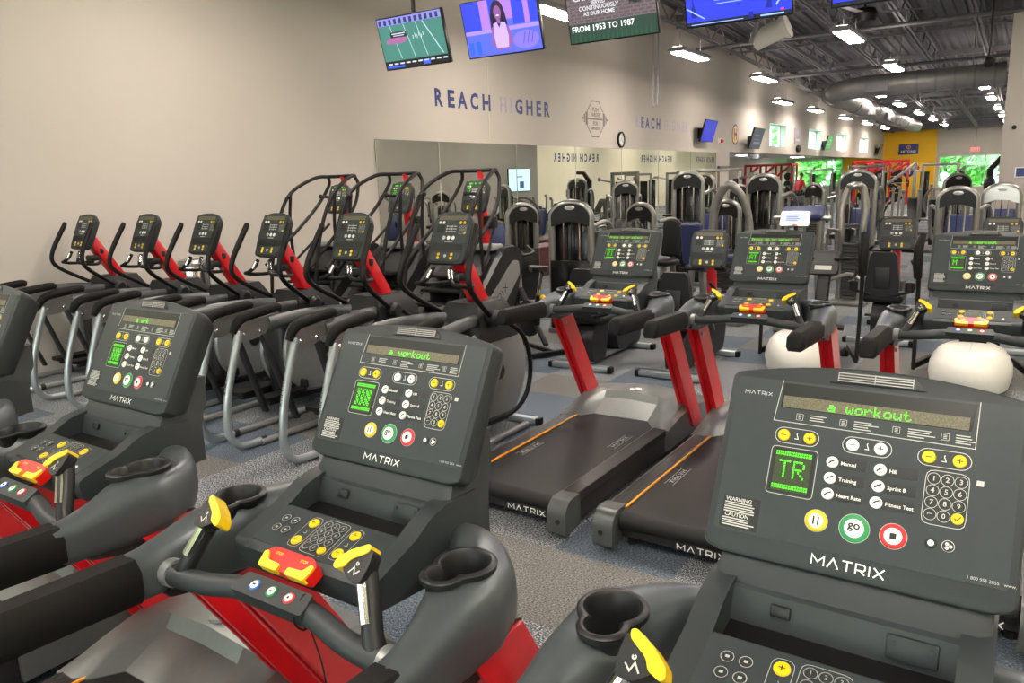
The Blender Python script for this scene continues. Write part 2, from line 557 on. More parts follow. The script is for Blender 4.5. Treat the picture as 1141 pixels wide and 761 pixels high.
def make_treadmill():
    root = thing('treadmill')
    # ---- deck
    b = MB()
    b.box((0, 1.03, .11), (.70, 1.9, .1), .01)
    for sx in (-1, 1):
        b.box((sx*.355, .74, .115), (.045, 1.3, .125), .008)
        for y in (.16, 1.9):
            b.lathe([(.028, 0), (.028, .03), (.018, .035), (.018, .07)], (sx*.27, y, 0), 12)
    deck = b.build('deck_frame', M['rail'], root)
    b = MB()
    prof = []
    for i in range(9):
        a = PI/2 + PI*i/8
        prof.append((.075+.046*math.cos(a), .156+.046*math.sin(a)))
    prof += [(1.46, .11), (1.46, .202)]
    b.prism(prof, 'x', -.285, .285)
    belt = b.build('running_belt', M['belt'], root)
    b = MB()
    def belt_logo(x, y, d):
        rot = PI/2*d
        n0 = len(b.bm.verts)
        stroke_word(b, 'MATRIX', x, y, .026, .16, .45, .2032, rot)
        for k in (-1, 1):
            b.quad(x+k*.024-.0012, y-.13, x+k*.024+.0012, y+.13, .2032)
    belt_logo(.215, .98, 1); belt_logo(-.215, .62, -1)
    b.build('belt_logo', M['print'], belt, flat=True)
    for sx in (-1, 1):
        b = MB()
        x0, x1 = .288, .384
        prof = [(x0, .165), (x0, .207)]
        n = 7
        for i in range(n):
            xa = x0 + .008 + (x1-x0-.012)*i/n; xb = x0 + .008 + (x1-x0-.012)*(i+.6)/n
            prof += [(xa, .211), (xb, .211), (xb+.002, .2075), (xb+.004, .2075)]
        prof += [(x1-.002, .209), (x1, .2), (x1, .165)]
        if sx < 0: prof = [(-p[0], p[1]) for p in prof][::-1]
        b.prism(prof, 'y', .1, 1.42)
        b.build('side_rail', M['rail'], root, ang=25)
        if sx < 0:
            b = MB(); b.box((sx*.283, .76, .2075), (.011, 1.3, .009), .002)
            b.build('edge_stripe', M['orange'], root)
        b = MB()
        b.prism([tuple(p) for p in round_poly([Vector((-.03, .035)), Vector((.13, .05)), Vector((.13, .213)), Vector((.02, .216)), Vector((-.03, .165))], [.02, .005, .005, .03, .04], 4)], 'x', sx*.345-.053, sx*.345+.053, .012, 3)
        cap = b.build('end_cap', M['cap'], root, ang=50)
        b = MB(); b.lathe([(.013, -.004), (.013, .006), (.006, .0065)], (sx*.355, -.028, .11), 14, Matrix.Rotation(PI/2, 3, 'X'))
        b.build('cap_screw', M['ink'], cap)
    b = MB(); stroke_word(b, 'MATRIX', 0, 0, .03, .16, .45, 0)
    b.build('rear_logo', M['white'], deck, Matrix.Translation((.13, .0272, .105)) @ Matrix.Rotation(PI/2, 4, 'X'), flat=True)
    # ---- motor hood
    b = MB()
    cols = []
    for x, k in ((-.40, .78), (-.372, .93), (-.31, .96), (-.27, .97), (-.2, 1.), (0, 1.05), (.2, 1.), (.27, .97), (.31, .96), (.372, .93), (.40, .78)):
        ax = abs(x)
        y0 = 1.30 if ax > .3 else (1.335 if ax > .26 else 1.43)
        zf = .207 if ax > .28 else .206
        h = .325*k
        cols.append([(x, y0, .07), (x, y0, zf), (x, y0+.07, zf + (h-zf)*.28), (x, y0+.16, zf + (h-zf)*.62), (x, 1.62, h), (x, 1.85, h*.98), (x, 2.02, h*.86), (x, 2.12, h*.5), (x, 2.14, .07)])
    b.loft([[Vector(p) for p in c] for c in cols])
    hood = b.build('motor_hood', M['hood'], root, ang=24)
    b = MB(); b.lathe([(.04, -.004), (.04, .003), (.034, .005)], (0, 1.68, .343), 24)
    bd = b.build('hood_badge', M['badge'], hood)
    bd.scale = (1, 1, 1)
    # ---- red uprights
    for sx in (-1, 1):
        b = MB()
        sec = [(0, 0), (.02, 0), (.02, .018), (.05, .018), (.05, 0), (.072, 0), (.072, .165), (0, .165)]
        rings = []
        for y0, z in ((1.72, .12), (1.21, .95)):
            rings.append([Vector((sx*(.342+p[0]), y0+p[1], z)) for p in sec])
        b.loft(rings); b._bevel(b._last, .0045, 2)
        up = b.build('upright', M['red'], root, ang=50)
        for y, z in ((1.255, .905), (1.375, .905), (1.30, .86)):
            b = MB(); b.lathe([(.011, 0), (.011, .006), (.006, .01)], (sx*.343 - sx*.001, y, z), 10, Matrix.Rotation(-sx*PI/2, 3, 'Y'))
            b.build('bolt', M['steel'], up)
    # ---- side arms with cup pods
    def outline2(cx, cy, grow, sx):
        # figure-eight cup outline: big ring toward the front, small one toward the user
        pts = []
        c1, r1 = Vector((cx+sx*.002, cy+.012)), .055+grow
        c2, r2 = Vector((cx-sx*.008, cy-.046)), .037+grow
        o = (c1*.45+c2*.55)
        for i in range(36):
            a = 2*PI*i/36
            d = Vector((math.cos(a), math.sin(a)))
            best = 0
            for c, r in ((c1, r1), (c2, r2)):
                q = o-c
                B = q.dot(d); D = B*B - (q.dot(q)-r*r)
                if D >= 0:
                    best = max(best, -B + math.sqrt(D))
            pts.append(o + d*best)
        return pts
    for sx in (-1, 1):
        b = MB()
        #        centre x, y, z      half width, half height, direction of travel
        st = [(.374, 1.00, .985, .040, .050), (.374, 1.07, .985, .044, .054), (.371, 1.14, .99, .050, .066), (.362, 1.205, .995, .064, .080),
              (.349, 1.28, .998, .079, .086), (.333, 1.345, 1.0, .076, .084), (.292, 1.40, 1.008, .062, .078), (.246, 1.435, 1.015, .046, .07), (.2, 1.455, 1.02, .034, .055)]
        C = [Vector(s_[:3]) for s_ in st]
        hw = [s_[3] for s_ in st]; hh = [s_[4] for s_ in st]
        Cs = catmull(C, 4)
        N = len(Cs)
        rings = []
        for i, p in enumerate(Cs):
            t = (Cs[min(i+1, N-1)] - Cs[max(i-1, 0)]); t.z = 0; t.normalize()
            side = Vector((t.y, -t.x, 0))
            f = i/(N-1)*(len(st)-1); k = min(int(f), len(st)-2); g = f-k
            W = hw[k]*(1-g)+hw[k+1]*g; Hh = hh[k]*(1-g)+hh[k+1]*g
            ring = []
            for j in range(20):
                a = 2*PI*j/20
                ca, sa = math.cos(a), math.sin(a)
                e = .62
                xx = math.copysign(abs(ca)**e, ca)*W; zz = math.copysign(abs(sa)**.72, sa)*Hh
                if zz < 0: zz *= 1.0
                q = p + side*xx + Vector((0, 0, zz))
                ring.append(Vector((sx*q.x, q.y, q.z)))
            rings.append(ring)
        b.loft(rings)
        bmesh.ops.recalc_face_normals(b.bm, faces=b.bm.faces)
        me = b.mesh('side_arm', M['shell'])
        tmp = put('side_arm', me)
        cb = MB(); cb.poly([tuple(p) for p in outline2(sx*.334, 1.288, -.004, sx)], .985, 1.3)
        cut = cb.build('cutter', M['shell'])
        md = tmp.modifiers.new('cup', 'BOOLEAN'); md.operation = 'DIFFERENCE'; md.object = cut; md.solver = 'EXACT'
        dg = bpy.context.evaluated_depsgraph_get()
        me2 = bpy.data.meshes.new_from_object(tmp.evaluated_get(dg))
        bpy.data.objects.remove(tmp); bpy.data.objects.remove(cut)
        me2.shade_smooth(); me2.set_sharp_from_angle(angle=math.radians(35))
        arm = put('side_arm', me2, root)
        # cup holder
        b = MB()
        zt = 1.094
        rings = []
        for gr, z in ((-.006, .988), (-.003, zt-.014), (.006, zt-.014), (.007, zt-.004), (.003, zt), (-.004, zt), (-.009, zt-.006), (-.012, .995)):
            rings.append([Vector((p.x, p.y, z)) for p in outline2(sx*.334, 1.288, gr, sx)])
        b.loft(rings)
        b.build('cup_holder', M['dark'], arm, ang=50)
        # under pod cover
        b = MB()
        b.prism([tuple(p) for p in round_poly([Vector((1.08, .93)), Vector((1.2, .90)), Vector((1.34, .905)), Vector((1.39, .95)), Vector((1.3, .98)), Vector((1.1, .96))], .015, 3)], 'x', sx*.366-.04, sx*.366+.04, .012)
        b.build('bracket_cover', M['dark'], arm)
        # hand pad
        b = MB()
        hexs = [(-.042, -.028), (-.03, -.048), (.03, -.048), (.042, -.028), (.042, .022), (.024, .046), (-.024, .046), (-.042, .022)]
        rings = []
        for y, z, s_ in ((.585, 1.005, .72), (.60, 1.006, .95), (.63, 1.005, 1.), (.85, .996, 1.02), (1.035, .988, 1.05)):
            rings.append([Vector((sx*.372+p[0]*s_, y + (0 if y > .62 else p[1]*.25), z+p[1]*s_)) for p in hexs])
        b.loft(rings); b._bevel(b._last, .004, 2)
        b.build('hand_rail_pad', M['pad'], arm, ang=40)
    # ---- cross bar
    b = MB()
    b.tube([(-.365, 1.10, .985), (-.29, 1.095, .985), (-.2, 1.10, .99), (-.09, 1.12, 1.0), (.09, 1.12, 1.0), (.2, 1.10, .99), (.29, 1.095, .985), (.365, 1.10, .985)], [.027, .024, .024, .024, .024, .024, .027], 14, 4)
    bar = b.build('cross_bar', M['slate'], root)
    for sx in (-1, 1):
        b = MB(); b.lathe([(.031, -.012), (.031, .012)], (sx*.318, 1.098, .985), 16, Matrix.Rotation(PI/2, 3, 'Y'))
        b.build('bar_collar', M['grey'], bar)
    Mp = Matrix.Translation((0, 1.112, 1.018)) @ Matrix.Rotation(math.radians(24), 4, 'X')
    b = MB(); b.prism([tuple(p) for p in round_poly([Vector((-.105, -.024)), Vector((.105, -.024)), Vector((.095, .024)), Vector((-.095, .024))], .008, 3)], 'z', -.03, .008, .006)
    pod = b.build('remote_pad', M['slate'], bar, Mp)
    ink = MB()
    for x, m in ((-.05, 'keyblue'), (0, 'green'), (.05, 'keyred')):
        k = key('remote_key', pod, x, 0, .0125, M[m], Mp, .003, .008)
        c = put('key_cap', disc_mesh(.0088, M['white'], .0012), pod); c.matrix_local = Mp @ Matrix.Translation((x, 0, .011))
    ink.quad(-.054, -.002, -.046, .002, .0125)
    text_at(ink, 'go', 0, 0, .009, .0125, bold=.0003)
    ink.quad(.0475, -.0025, .0525, .0025, .0125)
    ink.build('key_symbols', M['ink'], pod, Mp, flat=True)
    # ---- grip sensors
    for sx in (-1, 1):
        b = MB()
        b.tube([(sx*.285, 1.10, .985), (sx*.268, 1.11, 1.02), (sx*.245, 1.135, 1.075), (sx*.225, 1.15, 1.115)], [.024, .021, .019, .02], 12, 4)
        b.ball((sx*.222, 1.152, 1.122), .022)
        g = b.build('pulse_grip', M['dark'], root)
        b = MB()
        d = Vector((sx*.232, 1.143, 1.098)) - Vector((sx*.262, 1.116, 1.035))
        b.tube([Vector((sx*.262, 1.116, 1.035)) + Vector((-sx*.0, -.012, .006)), Vector((sx*.232, 1.143, 1.098)) + Vector((0, -.012, .006))], .0125, 10)
        b.build('chrome_plate', M['chrome'], g)
        # lever head: a blade facing the user, yellow inner edge
        Mh = Matrix.Translation((sx*.226, 1.142, 1.122)) @ Matrix.Rotation(math.radians(46), 4, 'X') @ Matrix.Diagonal((sx*.9, .9, .9, 1))
        blk = [Vector((-.040, -.016)), Vector((-.012, -.034)), Vector((.018, -.034)), Vector((.022, .0)), Vector((.018, .034)), Vector((.004, .038)), Vector((-.03, .012))]
        mb = MB(); mb.prism([tuple(p) for p in round_poly(blk, .008, 3)], 'z', -.017, .015, .006, 2)
        mb.build('lever_head', M['dark'], g, Mh)
        mb = MB()
        pr = round_poly([Vector((-.064, -.016)), Vector((-.060, .002)), Vector((-.036, .023)), Vector((.002, .045)), Vector((.011, .041)), Vector((.008, .028)), Vector((-.01, .016)), Vector((-.025, .006)), Vector((-.034, -.012)), Vector((-.055, -.021))], .006, 3)
        mb.prism([tuple(p) for p in pr], 'z', -.019, .0185, .004, 2)
        mb.build('lever_cap', M['yellow'], g, Mh)
        mb = MB(); mb.ribbon([(-.02, -.02), (-.010, -.006), (-.004, -.02), (.006, -.01)], .003, .0156)
        mb.ribbon([tuple(p) for p in circle(-.006, .002, .003, 8)], .003, .0156, True)
        mb.build('lever_symbol', M['print'], g, Mh, flat=True)
    # ---- lower console with tray
    low = thing('lower_console'); low.parent = root
    b = MB()
    sec = [(1.185, 1.0), (1.178, 1.05), (1.19, 1.062), (1.305, 1.098), (1.313, 1.064), (1.388, 1.074), (1.403, 1.128), (1.42, 1.135), (1.52, 1.13), (1.54, 1.0), (1.4, .975)]
    b.prism(sec, 'x', -.168, .168)
    for sx in (-1, 1):
        side = [Vector((1.19, 1.0)), Vector((1.18, 1.056)), Vector((1.2, 1.067)), Vector((1.30, 1.099)), Vector((1.36, 1.13)), Vector((1.415, 1.141)), Vector((1.52, 1.136)), Vector((1.54, 1.0)), Vector((1.4, .98))]
        b.prism([tuple(p) for p in round_poly(side, .012, 3)], 'x', sx*.186-.022, sx*.186+.022, .008)
    b.build('tray_body', M['char'], low, ang=40)
    b = MB(); b.prism([(1.314, 1.067), (1.315, 1.0652), (1.387, 1.0745), (1.387, 1.077)], 'x', -.163, .163)
    b.build('tray_liner', M['black'], low)
    # media port and cover on the tray back wall
    nrm = Vector((0, -.95, .29))
    Mw = Matrix.Translation((0, 1.394, 1.1035)) @ Matrix.Rotation(math.radians(73), 4, 'X')
    b = MB(); b.box((-.085, .005, .002), (.032, .02, .008), .003); b.build('media_port', M['dark'], low, Mw)
    b = MB(); b.box((.105, 0, .002), (.07, .036, .006), .003)
    cv = b.build('port_cover', M['body'], low, Mw)
    for x in (.08, .13):
        b = MB(); b.lathe([(.004, .004), (.004, .007)], (x, .006, 0), 10); b.build('cover_screw', M['ink'], cv, Mw)
    # sloped keypad
    Mk = Matrix.Translation((0, 1.2475, 1.0805)) @ Matrix.Rotation(math.atan2(.036, .115), 4, 'X')
    b = MB(); b.poly(rrect(-.165, -.056, .165, .056, .008), -.002, .0022)
    kp = b.build('keypad_panel', M['panel'], low, Mk)
    pr = MB(); ink = MB()
    for x in (-.128, -.1):
        for y in (.018, -.012):
            key('media_key', low, x, y, .0095, M['keyblack'], Mk, .003, .002)
            pr.ribbon([tuple(p) for p in circle(x, y, .0098, 18)], .0009, .0056, True)
            pr.quad(x-.003, y-.002, x+.003, y+.0025, .0056)
    for x in (-.05, .072):
        pr.ribbon(rrect(x-.0165, -.045, x+.0165, .045, .014), .001, .003, True)
        for y, pl in ((.027, True), (-.027, False)):
            key('plus_key' if pl else 'minus_key', low, x, y, .0125, M['yellow'], Mk, .004, .002)
            plusminus(ink, x, y, .005, pl, .0066)
        pr.ribbon([(x-.004, -.004), (x+.004, -.004), (x, .005)], .0011, .003)
    pr.ribbon(rrect(-.026, -.049, .045, .049, .014), .001, .003, True)
    for r in range(4):
        for c in range(3):
            x, y = -.0115 + c*.021, .033 - r*.022
            if (r, c) == (3, 2):
                key('enter_key', low, x, y, .0098, M['yellow'], Mk, .004, .002); continue
            key('number_key', low, x, y, .0093, M['keyblack'], Mk, .003, .002)
            pr.ribbon([tuple(p) for p in circle(x, y, .0095, 16)], .0008, .0054, True)
            ch = '123456789 0 '[r*3+c]
            if ch != ' ': text_at(pr, ch, x, y, .011, .0056)
    key('mode_key', low, .128, -.03, .006, M['white'], Mk, .003, .002)
    pr.build('keypad_print', M['print'], low, Mk, flat=True)
    ink.build('key_symbols', M['ink'], low, Mk, flat=True)
    # ---- emergency stop
    Me = Matrix.Translation((0, 1.162, 1.052)) @ Matrix.Rotation(math.radians(32), 4, 'X')
    b = MB(); b.prism([tuple(p) for p in round_poly([Vector((-.07, -.02)), Vector((.07, -.02)), Vector((.074, .012)), Vector((.055, .026)), Vector((-.055, .026)), Vector((-.074, .012))], .008, 3)], 'z', -.012, .016, .005)
    es = b.build('stop_switch', M['estop'], low, Me)
    b = MB()
    for sx in (-1, 1):
        b.prism([tuple(p) for p in round_poly([Vector((sx*.012, -.024)), Vector((sx*.066, -.024)), Vector((sx*.073, .008)), Vector((sx*.062, .012)), Vector((sx*.05, -.006)), Vector((sx*.012, -.008))], .004, 2)], 'z', .004, .021, .003)
    b.build('switch_wings', M['yellow'], es, Me)
    b = MB()
    for sx in (-1, 1):
        text_at(b, 'STOP', sx*.036, .013, .0085, .0166, bold=.0002)
    b.build('switch_lettering', M['yellow'], es, Me, flat=True)
    # ---- console head
    hd = thing('console'); hd.parent = root
    b = MB()
    out = [Vector((fx(-.03), fy(1.10))), Vector((fx(-.03), fy(-.03))), Vector((fx(.1), fy(-.075))), Vector((fx(.3), fy(-.12))), Vector((fx(.5), fy(-.135))), Vector((fx(.7), fy(-.12))), Vector((fx(.9), fy(-.075))), Vector((fx(1.03), fy(-.03))), Vector((fx(1.03), fy(1.10))), Vector((fx(.96), fy(1.14))), Vector((fx(.04), fy(1.14)))]
    op = round_poly(out, [.01, .012, .05, .05, .05, .05, .05, .012, .01, .015, .015], 4)
    def ring(s_, z, dy=0.):
        c = Vector((0, fy(.5)))
        return [Vector(((p.x-c.x)*s_ + c.x, (p.y-c.y)*s_ + c.y + dy, z)) for p in op]
    b.loft([ring(.972, .0), ring(.99, -.002), ring(1., -.009), ring(1., -.04), ring(.97, -.055), ring(.90, -.085), ring(.7, -.105)])
    b.build('console_body', M['body'], hd, FACE, ang=40)
    b = MB()
    b.loft([[Vector((sx_*w_, y, z)) for sx_, y in ((-1, y0), (-.92, y0-.012), (.92, y0-.012), (1, y0), (1, y1), (-1, y1))] for w_, y0, y1, z in ((.207, 1.40, 1.56, 1.0), (.207, 1.412, 1.56, 1.10), (.202, 1.428, 1.57, 1.14), (.197, 1.447, 1.59, 1.17), (.188, 1.505, 1.60, 1.25))])
    b.build('console_neck', M['char'], hd, ang=40)
    b = MB(); b.poly([(fx(.352), fy(-.025)), (fx(.38), fy(-.1)), (fx(.65), fy(-.1)), (fx(.69), fy(-.025))], -.001, .0025)
    vp = b.build('vent', M['body'], hd, FACE)
    b = MB(); b.box((fx(.515), fy(-.0605), .002), (.112, .0155, .003), .001); b.build('vent_opening', M['ink'], vp, FACE)
    b = MB()
    for i in range(4):
        b.box((fx(.515), fy(-.0605) - .0066 + i*.0044, .0042), (.112, .0016, .003))
    for x in (-.056, 0, .056):
        b.box((fx(.515)+x, fy(-.0605), .0042), (.0016, .0155, .003))
    b.build('vent_slats', M['badge'], vp, FACE)
    console_face(hd, FACE)
    return root

def led_message(root, msg, prof, u0=.36):
    hd = [c for c in root.children if c.name.split('.')[0] == 'console'][0]
    b = MB()
    dot_word(b, msg, fx(u0), fy(.107), .00238 if len(msg) < 12 else .0022, .0029, .85, .0023)
    b.build('lit_message', M['led'], hd, FACE, flat=True)
    b = MB()
    x0, x1 = fx(.197), fx(.333)
    n = 17
    p = (x1-x0)/n
    y = fy(.448)
    for r in (0, 1, 14, 15):
        for c in range(n):
            b.quad(x0+c*p+.1*p, y-(r+1)*p*1.165, x0+(c+.72)*p, y-(r+.3)*p*1.165, .0029)
    if prof == '#':
        for c in range(2, 15):
            for r in range(3, 13):
                if (c*7 + r*5) % 4 and c not in (5, 9):
                    b.quad(x0+c*p+.1*p, y-(r+1)*p*1.165, x0+(c+.72)*p, y-(r+.3)*p*1.165, .0029)
    elif prof:
        dot_word(b, prof, x0+p*2.2, y-3.6*p*1.165, p*1.12, .0029, .7, p*1.27)
    b.build('lit_profile', M['led'], hd, FACE, flat=True)

def add_cord(bar):
    # safety cord
    b = MB()
    b.tube([(.075, 1.12, 1.03), (.082, 1.09, 1.0), (.08, 1.115, .965), (.085, 1.145, .99), (.078, 1.13, 1.028)], .0022, 6, 5, closed=True)
    b.tube([(.09, 1.12, .97), (.13, 1.11, .9), (.135, 1.11, .8)], .0018, 6, 4)
    cord = b.build('safety_cord', M['black'], bar)
    b = MB(); b.tube([(.135+.014*math.cos(a), 1.11, .784+.014*math.sin(a)) for a in [i*PI/6 for i in range(12)]], .003, 6, closed=True)
    b.build('cord_clip', M['chrome'], cord)

tread = make_treadmill()
G1 = 'treadmills of the front row'
G2 = 'treadmills of the middle row'
T = []
for i, (x, y, lab, g) in enumerate((
    (-.193, -.23, 'grey and red treadmill nearest the camera at right, display reading a workout over TR', G1),
    (-1.177, -.23, 'grey and red treadmill in the centre foreground, white-clad message a workout, cord hanging from bar', G1),
    (-2.237, -.23, 'grey and red treadmill in left foreground, second from the picture left edge', G1),
    (-3.3, -.23, 'grey and red treadmill cut off by the left edge of the picture', G1),
    (-2.205, 3.15, 'grey and red treadmill of the second row, wholly in view, grid reading RI', G2),
    (-1.255, 3.15, 'grey and red treadmill of the second row, middle one, grid reading AT', G2),
    (-.19, 3.15, 'grey and red treadmill of the second row at the right edge, grid reading M', G2))):
    t = tread if i == 0 else dup(tread)
    t.location = (x, y, 0)
    tag(t, lab, 'treadmill', g)
    T.append(t)
T[1]['label'] = 'grey and red treadmill in the centre foreground, lit green message above a glowing square grid'
add_cord([c for c in T[1].children if c.name.startswith('cross_bar')][0])
# ---------------------------------------------------------------- rear-entry elliptical trainers
def small_console(parent, Mx, w, h, lit=False, keys=True):
    """console of an elliptical or bike: rounded body, dark display, keys; x right, y down from 0 to -h"""
    b = MB()
    op = round_poly([Vector((-w*.46, -h)), Vector((-w*.5, -h*.62)), Vector((-w*.5, -.05)), Vector((-w*.3, 0)), Vector((w*.3, 0)), Vector((w*.5, -.05)), Vector((w*.5, -h*.62)), Vector((w*.46, -h))], .03, 4)
    c = Vector((0, -h/2))
    def ring(k, z): return [Vector(((p.x-c.x)*k+c.x, (p.y-c.y)*k+c.y, z)) for p in op]
    b.loft([ring(.96, 0), ring(.99, -.003), ring(1, -.012), ring(1, -.04), ring(.9, -.065), ring(.6, -.08)])
    hd = b.build('console', M['body'], parent, Mx, ang=40)
    b = MB(); b.poly(rrect(-w*.44, -h*.60, w*.44, -h*.045, .012), -.002, .0015); b.build('face_panel', M['panel'], hd, Mx)
    b = MB(); b.poly(rrect(-w*.36, -h*.16, w*.36, -h*.075, .004), .0, .0028); b.build('message_display', M['ledoff' if not lit else 'ink'], hd, Mx)
    b = MB(); b.poly(rrect(-w*.37, -h*.41, -w*.18, -h*.25, .004), .0, .0028); b.build('profile_display', M['ink'], hd, Mx)
    if lit:
        b = MB()
        rr = random.Random(5)
        for i in range(9):
            for j in range(7):
                if rr.random() < .6:
                    x, y = -w*.35 + i*w*.019, -h*.26 - j*h*.021
                    b.quad(x, y-.0035, x+.0038, y, .0035)
        for i in range(26):
            if rr.random() < .6:
                b.quad(-w*.3+i*w*.022, -h*.145, -w*.3+i*w*.022+.004, -h*.1, .0035)
        b.build('lit_display', M['led'], hd, Mx, flat=True)
    pr = MB()
    for u, m in ((-.32, 'white'), (-.22, 'white'), (.22, 'yellow'), (.32, 'yellow')):
        key('level_key', hd, w*u, -h*.21, w*.032, M[m], Mx, .003, .001)
    for i in range(3):
        for u in (-.08, .05):
            pr.quad(w*u, -h*(.29+.05*i), w*(u+.09), -h*(.275+.05*i), .0022)
            pr.poly([tuple(p) for p in circle(w*(u-.03), -h*(.282+.05*i), w*.02, 10)], .0022)
    for r in range(4):
        for c in range(3):
            pr.ribbon([tuple(p) for p in circle(w*(.24+.065*c), -h*(.285+.042*r), w*.024, 10)], .0014, .0022, True)
    pr.quad(-w*.1, -h*.585, w*.1, -h*.57, .0022)
    pr.build('face_print', M['print'], hd, Mx, flat=True)
    key('enter_key', hd, w*.37, -h*.411, w*.026, M['yellow'], Mx, .003, .001)
    for u in (-.14, -.02, .1):
        key('round_key', hd, w*u, -h*.505, w*.042, M['white' if u != -.14 else 'print'], Mx, .003, .001)
    b = MB(); b.poly(rrect(-w*.4, -h*.75, w*.4, -h*.635, .012), .0, .004); b.build('reading_rack', M['ink'], hd, Mx)
    b = MB()
    b.prism([tuple(p) for p in rrect(-w*.38, -h*.95, w*.38, -h*.79, .02)], 'z', -.005, .006, .003); b.build('lower_keypad', M['panel'], hd, Mx)
    for u, v, m in ((-.18, .83, 'yellow'), (-.18, .9, 'yellow'), (.16, .83, 'yellow'), (.16, .9, 'yellow'), (0., .86, 'print')):
        key('small_key', hd, w*u, -h*v, w*.034, M[m], Mx, .003, .006)
    b = MB(); b.box((0, -h*.012, -.008), (w*.34, .014, .014), .003); b.build('vent', M['panel'], hd, Mx)
    return hd

def frame_matrix(y, z, tilt):
    t = math.radians(tilt)
    return Matrix(((1, 0, 0, 0), (0, math.sin(t), -math.cos(t), y), (0, math.cos(t), math.sin(t), z), (0, 0, 0, 1)))

M['beam'] = mat('grey_beam_paint', '#5c6062', .4, metal=.4, var=.03)
def make_elliptical():
    root = thing('elliptical_trainer')
    for sx in (-1, 1):
        x = sx*.285
        b = MB()
        b.tube([(x, .19, .036), (x, .10, .036), (x, .0, .05), (x, -.065, .12), (x, -.082, .22), (x, -.055, .42), (x, .02, .66), (x, .09, .85)], .027, 14, 5)
        leg = b.build('leg', M['silver'], root)
        b = MB(); b.lathe([(.029, -.02), (.029, .02), (.012, .021)], (x, .195, .036), 14, Matrix.Rotation(-PI/2, 3, 'X')); b.build('leg_collar', M['dark'], leg)
        b = MB()
        stroke_word(b, 'XIRTAM', 0, 0, .022, .2, .7, 0, PI/2)
        b.build('leg_lettering', M['ink'], leg, Matrix.Translation((x, -.058, .53)) @ Matrix.Rotation(math.radians(-14), 4, 'X') @ Matrix.Rotation(PI/2, 4, 'X'), flat=True)
        b = MB(); b.tube([(x*.94, .16, .028), (x*.9, 1.42, .028)], .024, 10); b.build('floor_tube', M['grey'], root)
        b = MB()
        b.prism([(.045, .80), (.07, .865), (.15, .905), (.44, .935), (.36, .86), (.30, .80), (.2, .775), (.09, .77)], 'x', x-.008, x+.008, .002)
        br = b.build('bracket', M['steel'], root)
        for y, z in ((.115, .825), (.255, .825)):
            b = MB(); b.lathe([(.014, -.016), (.014, .016), (.008, .02)], (x, y, z), 10, Matrix.Rotation(PI/2, 3, 'Y')); b.build('bolt', M['chrome'], br)
        b = MB()
        b.tube([(x, .035, .845), (x, .07, .90), (x, .12, .935), (x, .2, .95), (x, .40, .968), (x*.98, .45, .958)], [.024, .034, .036, .038, .036, .026], 12, 4, sx=.85)
        b.build('arm_rest', M['pad'], root)
        b = MB(); b.bar((x, .27, .80), (x*.93, .50, .12), .03, .062, .008, (1, 0, 0)); b.build('strut', M['dark'], root)
        b = MB(); b.tube([(x, .34, .87), (x*.85, .60, .885), (x*.62, .85, .88), (x*.4, 1.05, .86)], .045, 12, 5, sx=.6); b.build('side_beam', M['beam'], root)
        # moving arm
        b = MB()
        b.tube([(sx*.2, 1.10, .88), (sx*.245, .95, .97), (sx*.285, .80, 1.07), (sx*.295, .735, 1.15), (sx*.285, .745, 1.25), (sx*.27, .81, 1.38), (sx*.255, .88, 1.50), (sx*.252, .895, 1.535)], [.018, .018, .019, .02, .021, .023, .023, .016], 12, 5)
        b.build('moving_arm', M['black'], root)
        b = MB(); b.lathe([(.035, -.06), (.058, -.035), (.062, .025), (.04, .05)], (sx*.215, 1.11, .875), 16, Matrix.Rotation(sx*PI/2, 3, 'Y')); b.build('arm_hub', M['dark'], root)
        # swing link and pedal
        b = MB(); b.tube([(sx*.27, 1.16, .86), (sx*.30, 1.34, .72), (sx*.305, 1.42, .50), (sx*.29, 1.38, .28), (sx*.26, 1.22, .17), (sx*.2, .9, .16)], .017, 10, 5); b.build('swing_link', M['black'], root)
        b = MB()
        b.prism([tuple(p) for p in round_poly([Vector((sx*.09, .55)), Vector((sx*.24, .55)), Vector((sx*.25, .95)), Vector((sx*.09, .95))], .03, 3)], 'z', .17, .20, .008)
        b.box((sx*.17, .95, .23), (.15, .03, .07), .012)
        b.build('pedal', M['black'], root)
        b = MB(); b.bar((sx*.17, .60, .15), (sx*.17, 1.3, .12), .04, .05, .008); b.build('pedal_arm', M['dark'], root)
        # fixed bar with pulse grip
        b = MB(); b.tube([(sx*.06, 1.03, 1.13), (sx*.16, .95, 1.12), (sx*.20, .86, 1.125), (sx*.195, .79, 1.14), (sx*.14, .77, 1.15), (sx*.09, .80, 1.19), (sx*.075, .83, 1.25)], .015, 10, 5); fb = b.build('fixed_handle', M['black'], root)
        b = MB(); b.tube([(sx*.10, .793, 1.18), (sx*.078, .815, 1.235)], .0185, 12); b.build('pulse_grip', M['chrome'], fb)
        # side disc shroud
        b = MB()
        b.lathe([(.30, -.03), (.375, -.025), (.385, 0), (.375, .02), (.33, .032), (.12, .036)], (sx*.145, 1.20, .47), 36, Matrix.Rotation(sx*PI/2, 3, 'Y') @ Matrix.Identity(3))
        d = b.build('side_shroud', M['grey'], root)
        b = MB(); b.lathe([(.055, 0), (.055, .012), (.03, .016)], (sx*.18, 1.20, .47), 20, Matrix.Rotation(sx*PI/2, 3, 'Y')); b.build('shroud_cap', M['dark'], d)
    b = MB(); b.box((0, 1.15, .42), (.24, .62, .58), .06, 3); b.build('drive_housing', M['dark'], root)
    b = MB(); b.lathe([(.075, .16), (.088, .2), (.088, .68), (.1, .74), (.1, .84), (.06, .88)], (0, .93, 0), 20); b.build('lift_column', M['dark'], root)
    b = MB()
